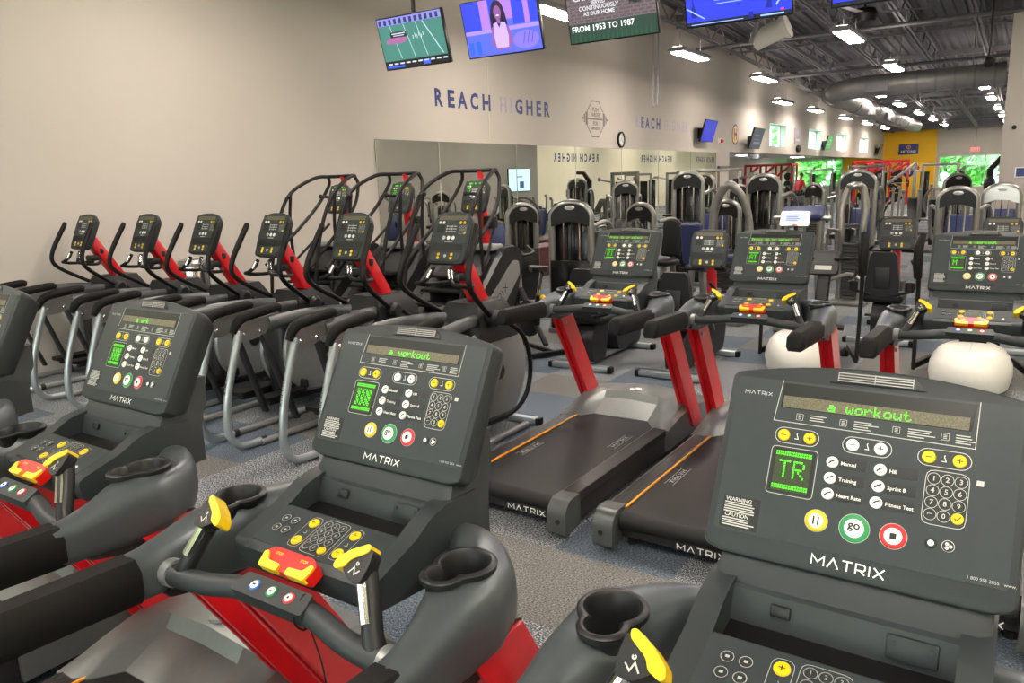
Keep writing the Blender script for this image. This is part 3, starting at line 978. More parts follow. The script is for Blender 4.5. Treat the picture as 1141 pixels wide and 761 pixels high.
    b.loft([[Vector((sx_*w_, y, z)) for sx_, y in ((-1, y0), (1, y0), (1, y1), (-1, y1))] for w_, y0, y1, z in ((.19, .96, 1.44, .70), (.19, .98, 1.42, .86), (.13, 1.03, 1.36, .98))])
    b._bevel(b._last, .02, 3)
    b.build('top_housing', M['dark'], root)
    b = MB(); b.prism([(1.22, .95), (1.30, .965), (1.52, .82), (1.53, .72), (1.40, .74)], 'x', -.10, .10, .02, 3); b.build('nose_cover', M['whitebody'], root)
    b = MB(); b.bar((0, .985, 1.36), (0, 1.30, .86), .105, .12, .02, (1, 0, 0)); b.build('mast', M['red'], root)
    b = MB(); b.box((0, .99, 1.17), (.1, .1, .06), .015); b.lathe([(.012, 0), (.02, .01), (.02, .05)], (.06, 1.06, 1.21), 10); b.build('mast_bracket', M['dark'], root)
    b = MB(); b.box((0, 1.5, .034), (.62, .062, .05), .01)
    st = b.build('stabilizer', M['silver'], root)
    for sx in (-1, 1):
        b = MB(); b.box((sx*.32, 1.5, .034), (.04, .07, .058), .01); b.build('end_foot', M['black'], st)
    small_console(root, frame_matrix(1.0, 1.61, 24), .325, .365)
    return root

ell = make_elliptical()
GE = 'elliptical trainers along the wall'
EX = (-7.93, -6.86, -5.95, -5.06, -4.18, -3.25)
names = ('first', 'second', 'third', 'fourth', 'fifth', 'sixth')
els = ('farthest left elliptical trainer, first of the row, against bare wall', 'black elliptical trainer with red mast, second from the left wall end',
 'black elliptical trainer with red mast, third from left, steel bin behind it', 'black elliptical trainer with red mast, fourth from left, leftmost stair climber behind',
 'black elliptical trainer with red mast, fifth from left, behind the centre treadmill', 'black elliptical trainer with red mast, rightmost of its row')
for i, x in enumerate(EX):
    e = ell if i == 0 else dup(ell)
    e.location = (x, 3.2, 0)
    tag(e, els[i], 'elliptical trainer', GE)

# ---------------------------------------------------------------- stair climbers
def make_climber():
    root = thing('stair_climber')
    for sx in (-1, 1):
        b = MB()
        prof = [(-.9, .06), (-.88, .32), (-.74, .46), (-.06, 1.12), (.04, 1.19), (.22, 1.19), (.29, 1.12), (.30, .98), (.12, .58), (.10, .06)]
        b.prism([tuple(p) for p in round_poly([Vector(p) for p in prof], .04, 3)], 'x', sx*.30-.045, sx*.30+.045, .012)
        sd = b.build('side_panel', M['dark'], root, ang=30)
        b = MB()
        pp = round_poly([Vector((-.62, .30)), Vector((-.46, .26)), Vector((.24, .92)), Vector((.22, 1.05)), Vector((.12, 1.06)), Vector((-.66, .44))], .03, 3)
        b.prism([tuple(p) for p in pp], 'x', sx*.346-.004, sx*.346+.005, .003)
        inl = b.build('side_inlay', M['grey'], sd)
        b = MB(); stroke_word(b, 'MATRIX', 0, 0, .062, .14, .5, 0)
        Mr = Matrix(((0, 0, sx, sx*.3525), (sx, 0, 0, -.19), (0, 1, 0, .68), (0, 0, 0, 1)))
        b.build('side_lettering', M['ink'], inl, Mr @ Matrix.Rotation(sx*math.radians(39), 4, 'Z'), flat=True)
        b = MB()
        b.tube([(sx*.335, -.72, .55), (sx*.335, -.66, 1.05), (sx*.335, -.52, 1.48), (sx*.33, -.34, 1.75), (sx*.27, -.05, 1.90), (sx*.20, .10, 1.915), (sx*.14, .12, 1.915)], .019, 12, 6)
        b.tube([(sx*.335, -.34, 1.74), (sx*.34, -.38, 1.4), (sx*.34, -.36, 1.0)], .017, 10, 4)
        b.tube([(sx*.2, .10, 1.91), (sx*.23, .11, 1.80), (sx*.30, -.1, 1.52), (sx*.335, -.75, 1.02)], .018, 10, 5)
        b.tube([(sx*.335, -.40, 1.70), (sx*.25, -.44, 1.71)], .015, 10)
        b.ball((sx*.24, -.445, 1.71), .024)
        b.build('hand_rail', M['black'], root)
        b = MB(); b.tube([(sx*.34, -.36, 1.02), (sx*.20, .06, 1.40)], .014, 10); b.build('rail_brace', M['black'], root)
    b = MB(); b.tube([(-.15, .12, 1.915), (.15, .12, 1.915)], .019, 12); b.build('top_bar', M['black'], root)
    b = MB(); b.tube([(0, .12, 1.915), (0, .13, 1.84), (0, .10, 1.78)], .03, 10, 4); b.build('bar_joint', M['red'], root)
    b = MB(); b.bar((0, .1, 1.75), (0, .19, 1.14), .075, .09, .015, (1, 0, 0)); b.build('mast', M['red'], root)
    b = MB(); b.box((.09, .14, 1.42), (.12, .1, .12), .02); b.build('bottle_holder', M['black'], root)
    b = MB(); b.prism([(-.26, .98), (-.1, 1.12), (.08, 1.15), (.14, 1.08), (-.03, .6), (-.03, .1), (-.9, .1), (-.9, .3)], 'x', -.256, .256); b.build('stair_housing', M['vinyl'], root)
    for k in range(6):
        t = k/5
        y, z = -.88 + .58*t, .30 + .6*t
        b = MB(); b.box((0, y-.05, z+.05), (.49, .2, .03), .008); b.build('step', M['black'], root)
    b = MB(); b.box((0, -.4, .045), (.6, 1.2, .07), .02); b.build('base', M['black'], root)
    b = MB(); b.box((0, .02, 1.19), (.5, .2, .06), .02, 3); b.build('front_cap', M['grey'], root)
    small_console(root, frame_matrix(.07, 1.83, 20), .29, .32, lit=True)
    return root
clm = make_climber()
for i, x in enumerate((-6.3, -5.4, -4.45)):
    c = clm if i == 0 else dup(clm)
    c.location = (x, 6.05, 0)
    tag(c, ('leftmost stair climber with looping black rails, in front of bare wall', 'middle stair climber with looping black rails, at the mirror edge', 'rightmost stair climber with looping black rails and grey side inlay')[i], 'stair climber', 'stair climbers behind the ellipticals')
# ---------------------------------------------------------------- recumbent bikes
def make_recumbent():
    root = thing('recumbent_bike')
    for y, nm in ((0, 'rear_stabilizer'), (1.13, 'front_stabilizer')):
        b = MB(); b.box((0, y, .035), (.62 if y == 0 else .5, .07, .055), .012)
        st = b.build(nm, M['silver'], root)
        for sx in (-1, 1):
            b = MB(); b.box((sx*(.32 if y == 0 else .26), y, .035), (.045, .08, .062), .012); b.build('end_foot', M['black'], st)
    b = MB(); b.bar((0, .0, .06), (0, 1.13, .06), .09, .05, .012); b.build('floor_beam', M['silver'], root)
    b = MB(); b.prism([tuple(p) for p in round_poly([Vector((.10, .06)), Vector((.36, .06)), Vector((.42, .34)), Vector((.34, .42)), Vector((.16, .42)), Vector((.06, .3))], .04, 3)], 'x', -.09, .09, .02); b.build('seat_post', M['dark'], root)
    b = MB(); b.box((0, .30, .47), (.40, .40, .09), .035, 3); b.build('seat', M['vinyl'], root)
    b = MB(); b.prism([(-.16, .50), (.16, .50), (.165, .62), (.13, .92), (.10, .965), (-.10, .965), (-.13, .92), (-.165, .62)], 'y', .055, .12, .03, 3)
    bk = b.build('backrest', M['vinyl'], root)
    b = MB(); b.box((0, .05, .70), (.15, .03, .22), .012); b.build('backrest_cover', M['dark'], bk)
    for sx in (-1, 1):
        b = MB(); b.tube([(sx*.1, .06, .52), (sx*.26, .10, .56), (sx*.31, .25, .64), (sx*.28, .36, .76), (sx*.24, .30, .86)], .017, 10, 5); h = b.build('seat_handle', M['black'], root)
        b = MB(); b.lathe([(.035, 0), (.045, .01), (.05, .10), (.043, .10), (.035, .02)], (sx*.27, .02, .56), 16); b.build('cup_holder', M['dark'], h)
    b = MB(); b.prism([tuple(p) for p in round_poly([Vector((.62, .08)), Vector((1.12, .08)), Vector((1.2, .3)), Vector((1.14, .52)), Vector((.92, .58)), Vector((.68, .44)), Vector((.56, .22))], .07, 4)], 'x', -.11, .11, .03, 3); sh = b.build('crank_shroud', M['dark'], root)
    for sx in (-1, 1):
        b = MB(); b.bar((sx*.13, .78, .33), (sx*.13, .70, .33+sx*.13), .02, .03, .006); cr = b.build('crank', M['steel'], root)
        b = MB(); b.box((sx*.19, .69, .34+sx*.14), (.1, .10, .025), .008); b.build('pedal', M['black'], cr)
    b = MB(); b.bar((0, 1.10, .48), (0, 1.02, 1.0), .09, .08, .015, (1, 0, 0)); b.build('mast', M['red'], root)
    b = MB(); b.tube([(-.06, .98, .90), (-.2, .90, .90), (-.24, .74, .93), (-.2, .70, .97)], .016, 10, 5); b.tube([(.06, .98, .90), (.2, .90, .90), (.24, .74, .93), (.2, .70, .97)], .016, 10, 5); b.build('handlebar', M['black'], root)
    small_console(root, frame_matrix(.98, 1.28, 14), .37, .37)
    return root
rb = make_recumbent()
for i, (x, y, lab) in enumerate(((-3.48, 6.36, 'black recumbent bike behind the left treadmill of the second row'), (-2.58, 6.4, 'black recumbent bike whose console shows between two second-row treadmills'),
                                  (-1.22, 8.72, 'black recumbent bike facing away in the aisle, cup holders beside seat'), (-.22, 8.72, 'black recumbent bike half hidden behind the right second-row treadmill'))):
    o = rb if i == 0 else dup(rb)
    o.location = (x, y, 0); tag(o, lab, 'exercise bike', 'recumbent bikes')

# ---------------------------------------------------------------- white arc trainers
def make_arc():
    root = thing('arc_trainer')
    b = MB()
    prof = [(.30, .04), (.32, .12), (.315, .19), (.29, .25), (.265, .275), (.255, .29), (.2, .315), (.1, .328), (.0, .33)]
    b.lathe(prof, (0, 0, 0), 32)
    bmesh.ops.transform(b.bm, matrix=Matrix.Translation((0, .1, 0)) @ Matrix.Diagonal((.95, 1.5, 1.12, 1)), verts=b.bm.verts)
    sh = b.build('rear_shroud', M['whitebody'], root, ang=60)
    b = MB(); b.box((0, .09,   .369), (.004, .62, .006)); b.build('shroud_seam', M['print'], sh)
    b = MB(); b.box((0, .30, .38), (.20, .20, .05), .015); b.box((0, .30, .42), (.16, .12, .06), .015); b.build('shroud_latch', M['black'], root)
    for sx in (-1, 1):
        b = MB(); b.tube([(sx*.17, .36, .36), (sx*.2, .30, .42)], .012, 8); b.box((sx*.215, .28, .45), (.045, .05, .09), .012); b.build('lock_lever', M['red'], root)
        b = MB(); b.tube([(sx*.44, .32, .06), (sx*.445, .35, .5), (sx*.45, .33, .85), (sx*.455, .30, .92)], [.017, .019, .02], 10, 5); arm = b.build('swing_arm', M['black'], root)
        b = MB(); b.tube([(sx*.455, .30, .88), (sx*.46, .27, 1.0), (sx*.46, .28, 1.14), (sx*.44, .34, 1.25)], [.034, .04, .038, .026], 12, 5); b.build('arm_grip', M['pad'], arm)
        b = MB(); b.bar((sx*.44, .32, .10), (sx*.30, .75, .12), .05, .06, .01); b.build('arm_link', M['black'], root)
        b = MB(); b.box((sx*.22, .42, .12), (.16, .40, .06), .02); b.build('foot_plate', M['black'], root)
    b = MB(); b.tube([(-.3, .42, .36), (0, .36, .40), (.3, .42, .36)], .03, 10, 4); b.build('cross_tube', M['dark'], root)
    b = MB(); b.bar((0, .75, .1), (0, .95, .90), .10, .12, .02, (1, 0, 0)); b.build('mast', M['dark'], root)
    b = MB(); b.box((0, .8, .04), (.6, .10, .07), .02); b.build('front_foot', M['black'], root)
    Mx = frame_matrix(.93, 1.03, 25)
    b = MB(); b.prism(rrect(-.14, -.24, .14, 0, .03), 'z', -.05, 0, .01); c = b.build('console', M['dark'], root, Mx)
    b = MB(); b.poly(rrect(-.10, -.14, .10, -.03, .01), 0, .003); b.build('screen', M['panel'], c, Mx)
    b = MB(); b.quad(-.08, -.20, .08, -.155, .003); b.build('key_panel', M['print'], c, Mx, flat=True)
    b = MB(); b.tube([(-.1, .90, .95), (-.27, .78, .97), (-.3, .62, .99)], .016, 10, 4); b.tube([(.1, .90, .95), (.27, .78, .97), (.3, .62, .99)], .016, 10, 4); b.build('fixed_handle', M['black'], root)
    return root
arc = make_arc()
arc.location = (-1.66, 7.2, 0)
tag(arc, 'white bodied arc trainer behind the middle treadmill of the second row', 'elliptical trainer', 'white arc trainers')
o = dup(arc, 'white bodied arc trainer behind the rightmost second-row treadmill, black arm at its left', (-.30, 7.15, 0))

# ---------------------------------------------------------------- spin bike
def make_spin():
    root = thing('spin_bike', 'black spin bike with yellow knobs, behind the first second-row treadmill', 'exercise bike')
    b = MB(); b.lathe([(.02, -.012), (.21, -.012), (.225, -.02), (.225, .02), (.21, .012), (.02, .012)], (0, .42, .30), 32, Matrix.Rotation(PI/2, 3, 'Y')); b.build('flywheel', M['dark'], root)
    b = MB(); b.lathe([(.16, -.03), (.2, -.02), (.2, .02), (.16, .03)], (0, .05, .34), 28, Matrix.Rotation(PI/2, 3, 'Y')); ch = b.build('chain_guard', M['black'], root)
    b = MB(); stroke_word(b, 'MATRIX', 0, 0, .025, .2, .5, 0); b.build('guard_lettering', M['print'], ch, Matrix(((0, 0, 1, .032), (1, 0, 0, .05), (0, 1, 0, .36), (0, 0, 0, 1))), flat=True)
    b = MB(); b.tube([(0, .42, .30), (0, .25, .62), (0, .22, .66)], .03, 10); b.tube([(0, .22, .64), (0, -.05, .34), (0, -.30, .10)], .03, 10); b.tube([(0, -.16, .62), (0, -.05, .34)], .028, 10); b.tube([(0, .42, .3), (0, .56, .08)], .028, 10); b.build('frame', M['dark'], root)
    for y in (-.42, .6):
        b = MB(); b.box((0, y, .035), (.5, .06, .05), .012); b.build('stabilizer', M['black'], root)
    b = MB(); b.bar((0, -.42, .045), (0, .6, .045), .05, .04, .008); b.build('floor_beam', M['black'], root)
    b = MB(); b.tube([(0, -.15, .58), (0, -.24, .86)], .02, 10); b.build('seat_tube', M['chrome'], root)
    b = MB(); b.prism([tuple(p) for p in round_poly([Vector((-.02, .0)), Vector((.02, .0)), Vector((.10, -.22)), Vector((.06, -.27)), Vector((-.06, -.27)), Vector((-.10, -.22))], .02, 3)], 'z', .87, .92, .018, 3)
    sd = b.build('saddle', M['vinyl'], root)
    b = MB(); b.tube([(0, .22, .62), (0, .26, .98)], .022, 10); b.build('handlebar_post', M['chrome'], root)
    b = MB(); b.tube([(-.26, .52, 1.07), (-.25, .36, 1.02), (-.1, .28, 1.0), (.1, .28, 1.0), (.25, .36, 1.02), (.26, .52, 1.07)], .018, 10, 5); b.tube([(-.08, .28, 1.0), (-.08, .5, 1.08), (.08, .5, 1.08), (.08, .28, 1.0)], .016, 10, 5); b.build('handlebar', M['black'], root)
    for p in ((0, -.20, .60), (0, .30, .64), (0, .20, .42)):
        b = MB(); b.ball(p if p[1] != -.20 else (0, -.25, .6), .03); b.build('knob', M['yellow'], root)
    for sx in (-1, 1):
        b = MB(); b.bar((sx*.06, .05, .34), (sx*.07, .05+sx*.1, .34-sx*.14), .02, .03, .005); c = b.build('crank', M['chrome'], root)
        b = MB(); b.box((sx*.13, .05+sx*.1, .34-sx*.14), (.09, .08, .025), .006); b.build('pedal', M['black'], c)
    return root
sp = make_spin(); sp.location = (-4.4, 6.95, 0); sp.rotation_euler = (0, 0, math.radians(62))

# ---------------------------------------------------------------- selectorized weight machines
def make_tower(w, h, shroud=True, open_top=False, pad='navy', side=1, frame='frame', arm=True, depth=1.):
    root = thing('weight_machine')
    r = .042
    hw = w/2 - r
    n = 16
    pts = [(-hw, 0, .04), (-hw, 0, h*.55)]
    rr = hw
    for i in range(n+1):
        a = PI - PI*i/n
        pts.append((rr*math.cos(a), 0, h-r-rr*.72 + rr*.72*math.sin(a)))
    pts += [(hw, 0, h*.55), (hw, 0, .04)]
    b = MB(); b.tube(pts, r, 12, sx=1.); b.build('arch_frame', M[frame], root)
    b = MB()
    top = [(-hw*.96, h-r-rr*.72-.10)] + [(hw*.98*math.cos(PI-PI*i/n), h-r-rr*.72+rr*.70*math.sin(PI-PI*i/n)) for i in range(n+1)] + [(hw*.96, h-r-rr*.72-.10)]
    for i in range(7):
        t = -1 + 2*(i+.5)/7
        top.append((-t*hw*.9, h-r-rr*.72-.10 + .055*(1-t*t)))
    b.prism(top, 'y', -.055, .055, .01)
    cap = b.build('top_shroud', M['shroud'], root)
    b = MB(); b.lathe([(.062, 0), (.062, .008), (.05, .012)], (0, 0, 0), 24); b.build('badge', M['badge'], cap, Matrix.Translation((0, -.055, h-r-.055)) @ Matrix.Rotation(PI/2, 4, 'X') @ Matrix.Diagonal((1, .42, 1, 1)))
    zb = h-r-rr*.72-.06
    for sx in (-.4, .4):
        b = MB(); b.tube([(sx*hw, 0, .1), (sx*hw, 0, zb)], .012, 8); b.build('guide_rod', M['chrome'], root)
    b = MB()
    k = int((zb*.62-.12)/.045)
    for i in range(k):
        b.box((0, 0, .14+i*.045), (w*.56, .10, .040), .004, 1)
    b.build('weight_stack', M['plates'], root)
    b = MB(); b.tube([(0, 0, zb*.62), (0, 0, zb+.05)], .007, 6); b.build('cable', M['black'], root)
    if shroud:
        b = MB(); b.box((0, .075, zb*.5+.05), (w*.86, .02, zb*.95), .006); b.build('rear_shield', M['smoke'], root)
        b = MB(); b.box((0, -.078, zb*.36), (w*.84, .018, zb*.62), .006); b.build('front_shield', M['smoke'], root)
    b = MB(); b.box((0, .0, .035), (w, .18, .06), .015); b.build('base_foot', M[frame], root)
    # working side
    d = side*depth
    b = MB(); b.bar((0, 0, .06), (0, 1.15*d, .06), .09, .06, .012); b.bar((0, .62*d, .06), (0, .66*d, .46), .08, .08, .012, (1, 0, 0)); b.bar((0, .98*d, .06), (0, .90*d, .75), .07, .07, .012, (1, 0, 0)); b.box((0, 1.12*d, .035), (.6, .08, .06), .015); b.build('seat_frame', M[frame], root)
    b = MB(); b.box((0, .66*d, .50), (.36, .40, .09), .035, 3); b.build('seat', M[pad], root)
    b = MB(); b.box((0, .92*d, .86), (.34, .09, .58), .035, 3, Matrix.Rotation(math.radians(-9*side), 3, 'X')); b.build('back_pad', M[pad], root)
    if arm:
        for sx in (-1, 1):
            b = MB(); b.tube([(sx*.24, .1*d, h*.80), (sx*.34, .35*d, h*.82), (sx*.36, .62*d, h*.70), (sx*.34, .66*d, h*.52)], .026, 10, 5); a_ = b.build('lever_arm', M[frame], root)
            b = MB(); b.tube([(sx*.345, .655*d, h*.56), (sx*.34, .66*d, h*.47)], .024, 10); b.build('hand_grip', M['black'], a_)
    return root
TW = 'arched weight machines'
def tower(x, y, w, h, rz, lab, **k):
    t = make_tower(w, h, **k)
    t.location = (x, y, 0); t.rotation_euler = (0, 0, math.radians(rz))
    tag(t, lab, 'weight machine', TW)
    return t
tower(-4.45, 7.95, .56, 1.58, 12, 'black shrouded weight machine with silver oval badge, nearest the mirror and spin bike', frame='frame', pad='vinyl')
tower(-4.76, 10.6, .5, 1.45, -8, 'low open weight machine tower peeking over the first second-row treadmill console', shroud=False, pad='vinyl')
tower(-4.69, 12.3, .55, 1.89, 5, 'tall black weight machine beside the mirror, above the recumbent bike console', pad='navy')
tower(-3.75, 11.45, .47, 1.45, -12, 'low silver arched machine right of the tall black tower, navy pad', shroud=False, pad='navy', side=-1, arm=False)
tower(-3.46, 12.3, .56, 1.81, 0, 'black shrouded weight machine tower above the middle second-row treadmill', pad='vinyl')
tower(-2.41, 14.0, .62, 1.83, 4, 'wide silver arched weight machine in front of the yellow wall area', shroud=False, pad='navy')
tower(-.80, 11.9, .52, 1.57, 0, 'silver arched weight machine above the right treadmill, left one of the pair', shroud=False, pad='navy', depth=.8)
t = tower(-.35, 13.4, .52, 1.57, 0, 'silver arched weight machine with silver top, right one of the pair by pillar', shroud=False, pad='navy')
for c in t.children:
    if c.name.startswith('top_shroud'):
        c.data = c.data.copy(); c.data.materials[0] = M['badge']
# towers further off, along the mirror and in the hall behind
tower(-6.9, 14.6, .55, 1.75, 30, 'black weight machine close to the mirror, left of the tall tower', pad='navy')
tower(-6.6, 18.5, .55, 1.85, -20, 'farther black weight machine near the mirror end and door', pad='navy')
tower(-6.2, 9.6, .55, 1.5, 60, 'black weight machine standing close before the mirror, behind the right stair climber', pad='navy')

tower(-1.25, 18.0, .55, 1.7, 25, 'farther silver weight machine left of the grey pillar, deep in the hall', shroud=False, pad='vinyl')
tower(-3.6, 16.4, .55, 1.6, -35, 'farther silver weight machine between the black tower and the wide arch', shroud=False, pad='vinyl')
tower(-5.3, 16.9, .52, 1.6, 40, 'farther dark weight machine behind the tall black tower', pad='navy')
def make_curved():
    """machine with two thick S-shaped silver uprights, seen from its side"""
    root = thing('weight_machine', 'machine with thick S shaped silver uprights beside the swing arm', 'weight machine', TW)
    for sx in (-1, 1):
        b = MB(); b.tube([(sx*.13, 0, .04), (sx*.13, .02, .55), (sx*.14, -.02, 1.0), (sx*.15, .04, 1.3), (sx*.10, .10, 1.55), (sx*.03, .10, 1.62)], .045, 12, 6); b.build('upright', M['frame'], root)
    b = MB(); b.ball((0, .08, 1.60), .1, (1.2, .7, .55)); cp = b.build('top_cover', M['frame'], root)
    b = MB(); b.lathe([(.05, 0), (.05, .008), (.04, .012)], (0, 0, 0), 20); b.build('badge', M['badge'], cp, Matrix.Translation((0, .01, 1.61)) @ Matrix.Rotation(PI/2, 4, 'X') @ Matrix.Diagonal((1, .45, 1, 1)))
    b = MB()
    for i in range(16): b.box((0, .1, .14+i*.045), (.2, .3, .04), .004, 1)
    b.build('weight_stack', M['plates'], root)
    b = MB(); b.box((0, .15, .55), (.22, .03, .95), .01); b.build('rear_shield', M['smoke'], root)
    b = MB(); b.box((0, .1, .035), (.5, .7, .06), .015); b.build('base_foot', M['frame'], root)
    for p in (([(-.13, 0, 1.0), (-.3, 0, 1.02), (-.34, 0, .6), (-.2, 0, .55)]), ([(-.3, 0, 1.02), (-.12, -.25, 1.02)])):
        b = MB(); b.tube(p, .022, 8); b.build('lever_arm', M['frame'], root)
    b = MB(); b.tube([(-.2, -.25, .35), (.05, -.3, .45), (.22, -.3, .36)], .025, 10, 5); b.build('foot_bar', M['frame'], root)
    return root
g = make_curved(); g.location = (-1.99, 11.35, 0)
g2 = thing('weight_machine', 'silver machine with one thick leaning tube, left of the recumbent console', 'weight machine', TW, (-3.2, 9.4, 0), math.radians(-20))
b = MB(); b.tube([(-.06, 0, .04), (-.07, 0, .9), (-.05, .0, 1.35), (.04, .02, 1.6), (.14, .05, 1.68), (.2, .1, 1.62)], .052, 12, 6); b.build('upright', M['frame'], g2)
b = MB(); b.tube([(.3, .25, .04), (.3, .25, 1.1), (.24, .18, 1.5), (.17, .1, 1.64)], .045, 12, 6); b.build('upright', M['frame'], g2)
b = MB(); b.box((.12, .12, .035), (.7, .6, .06), .015); b.build('base_foot', M['frame'], g2)
b = MB()
for i in range(15): b.box((.13, .16, .14+i*.045), (.2, .2, .04), .004, 1)
b.build('weight_stack', M['plates'], g2)
b = MB(); b.box((.45, -.1, .82), (.34, .3, .09), .03, 3); b.build('seat', M['navy'], g2)
b = MB(); b.tube([(.45, -.1, .78), (.42, 0, .06)], .03, 10); b.build('seat_post', M['frame'], g2)

# preacher bench with a navy roll pad and a console tablet on its stand
pb = thing('preacher_bench', 'silver bench with long navy blue pad, behind the lit tablet', 'bench', None, (-2.45, 10.5, 0))
b = MB(); b.box((0, 0, 1.28), (.52, .28, .11), .05, 3, Matrix.Rotation(math.radians(28), 3, 'X')); b.build('arm_pad', M['navy'], pb)
for sx in (-1, 1):
    b = MB(); b.tube([(sx*.2, .05, 1.22), (sx*.2, .05, .5), (sx*.24, 0, .04)], .03, 10); b.build('post', M['frame'], pb)
b = MB(); b.box((0, -.1, .03), (.5, .5, .05), .015); b.build('base', M['frame'], pb)
b = MB(); b.tube([(-.36, -.01, 1.22), (.36, -.01, 1.22)], .03, 10); b.build('pad_axle', M['frame'], pb)
b = MB(); b.box((0, -.45, .5), (.34, .3, .08), .03, 3); b.build('seat', M['navy'], pb)
b = MB(); b.tube([(0, -.45, .48), (0, -.3, .05)], .03, 10); b.build('seat_post', M['frame'], pb)
tb = thing('tablet_stand', 'silver stand with a lit pale blue tablet above the middle second-row console', 'tablet', None, (-2.17, 9.0, 0))
b = MB(); b.tube([(0, .03, .04), (0, .03, 1.24)], .022, 10); b.build('post', M['dark'], tb)
b = MB(); b.lathe([(.2, 0), (.2, .03), (.05, .05)], (0, .03, 0), 24); b.build('base', M['dark'], tb)
Mx = frame_matrix(.0, 1.38, 25)
b = MB(); b.prism(rrect(-.155, -.17, .155, 0, .015), 'z', -.03, 0, .006); cs = b.build('tablet', M['badge'], tb, Mx)
b = MB(); b.quad(-.11, -.125, .11, -.025, .0015); sc = b.build('screen', emis('pale_tablet_screen', '#b9c4ee', .75), cs, Mx, flat=True)
b = MB()
for i in range(4): b.quad(-.09, -.115+.022*i, -.09+.12+.02*(i % 2), -.108+.022*i, .002)
b.build('screen_lines', M['slate'], sc, Mx, flat=True)
b = MB(); b.box((.01, -.158, .004), (.05, .016, .008), .003); b.build('red_key', M['estop'], cs, Mx)
# free weights between the hall and the far racks: benches, stands and dumbbells
def make_bench():
    root = thing('weight_bench')
    b = MB(); b.bar((0, -.6, .08), (0, .6, .08), .07, .06, .01); b.box((0, -.6, .03), (.5, .08, .05), .01); b.box((0, .6, .03), (.6, .08, .05), .01); b.build('base', M['frame'], root)
    b = MB(); b.box((0, -.25, .46), (.28, .5, .08), .03, 3); b.build('seat', M['vinyl'], root)
    b = MB(); b.box((0, .35, .72), (.28, .82, .08), .03, 3, Matrix.Rotation(math.radians(40), 3, 'X')); b.build('back_pad', M['vinyl'], root)
    for sx in (-1, 1):
        b = MB(); b.tube([(sx*.5, .55, .03), (sx*.5, .62, 1.25)], .035, 10); b.tube([(sx*.5, .55, .05), (0, .55, .08)], .03, 8); b.ball((sx*.5, .57, 1.27), .05); b.build('upright', M['frame'], root)
    b = MB(); b.tube([(0, -.25, .44), (0, .0, .1)], .03, 8); b.tube([(0, .45, .8), (0, .5, .1)], .03, 8); b.build('post', M['frame'], root)
    return root
wb = make_bench()
WB = [(-4.3, 19.5, 20), (-3.2, 20.5, -15), (-5.2, 22.5, 35), (-2.6, 23.5, 10), (-4.0, 25.5, -30), (-1.7, 21.5, 15), (-6.2, 26.5, 25), (-2.2, 28, 0)]
wl = ('left of the aisle, before the side room', 'in the centre of the free weight area', 'near the side room opening', 'behind the wide silver arch',
      'deep in the hall, turned to the left', 'just left of the grey pillar', 'next to the wall end, before the red racks', 'far down the hall before the end wall')
for i, (x, y, rz) in enumerate(WB):
    o = wb if i == 0 else dup(wb)
    o.location = (x, y, 0); o.rotation_euler = (0, 0, math.radians(rz))
    tag(o, 'silver framed weight bench with black pads, ' + wl[i], 'weight bench', 'weight benches in the hall')

def make_cable():
    root = thing('cable_machine')
    for sx in (-1, 1):
        b = MB(); b.box((sx*.55, 0, 1.0), (.09, .09, 1.95), .012); b.build('post', M['frame'], root)
        b = MB()
        for i in range(18): b.box((sx*.55, .14, .12+i*.045), (.22, .12, .04), .004, 1)
        b.build('weight_stack', M['plates'], root)
        b = MB(); b.tube([(sx*.55, -.05, 1.7), (sx*.8, -.3, 1.78)], .03, 10); b.lathe([(.06, -.015), (.06, .015)], (sx*.8, -.3, 1.78), 16, Matrix.Rotation(PI/2, 3, 'X')); b.build('pulley_arm', M['frame'], root)
        b = MB(); b.box((sx*.55, .24, .9), (.3, .03, 1.6), .01); b.build('shield', M['smoke'], root)
    b = MB(); b.box((0, 0, 1.93), (1.15, .09, .09), .012); b.build('top_beam', M['frame'], root)
    b = MB(); b.box((0, 0, .04), (1.4, .5, .07), .015); b.build('base_foot', M['frame'], root)
    return root
cm = make_cable()
for i, (x, y, rz, lab) in enumerate(((-7.0, 20.6, 25, 'silver cable machine with two posts, behind the middle black tower'), (-2.7, 31.0, -10, 'grey cable tower machine in front of the far window'), (-4.9, 30.0, 15, 'silver cable machine before the yellow end wall'), (-9.9, 46.5, 0, 'grey cable machine standing before the side room window'))):
    o = cm if i == 0 else dup(cm)
    o.location = (x, y, 0); o.rotation_euler = (0, 0, math.radians(rz)); tag(o, lab, 'cable machine', 'cable machines')

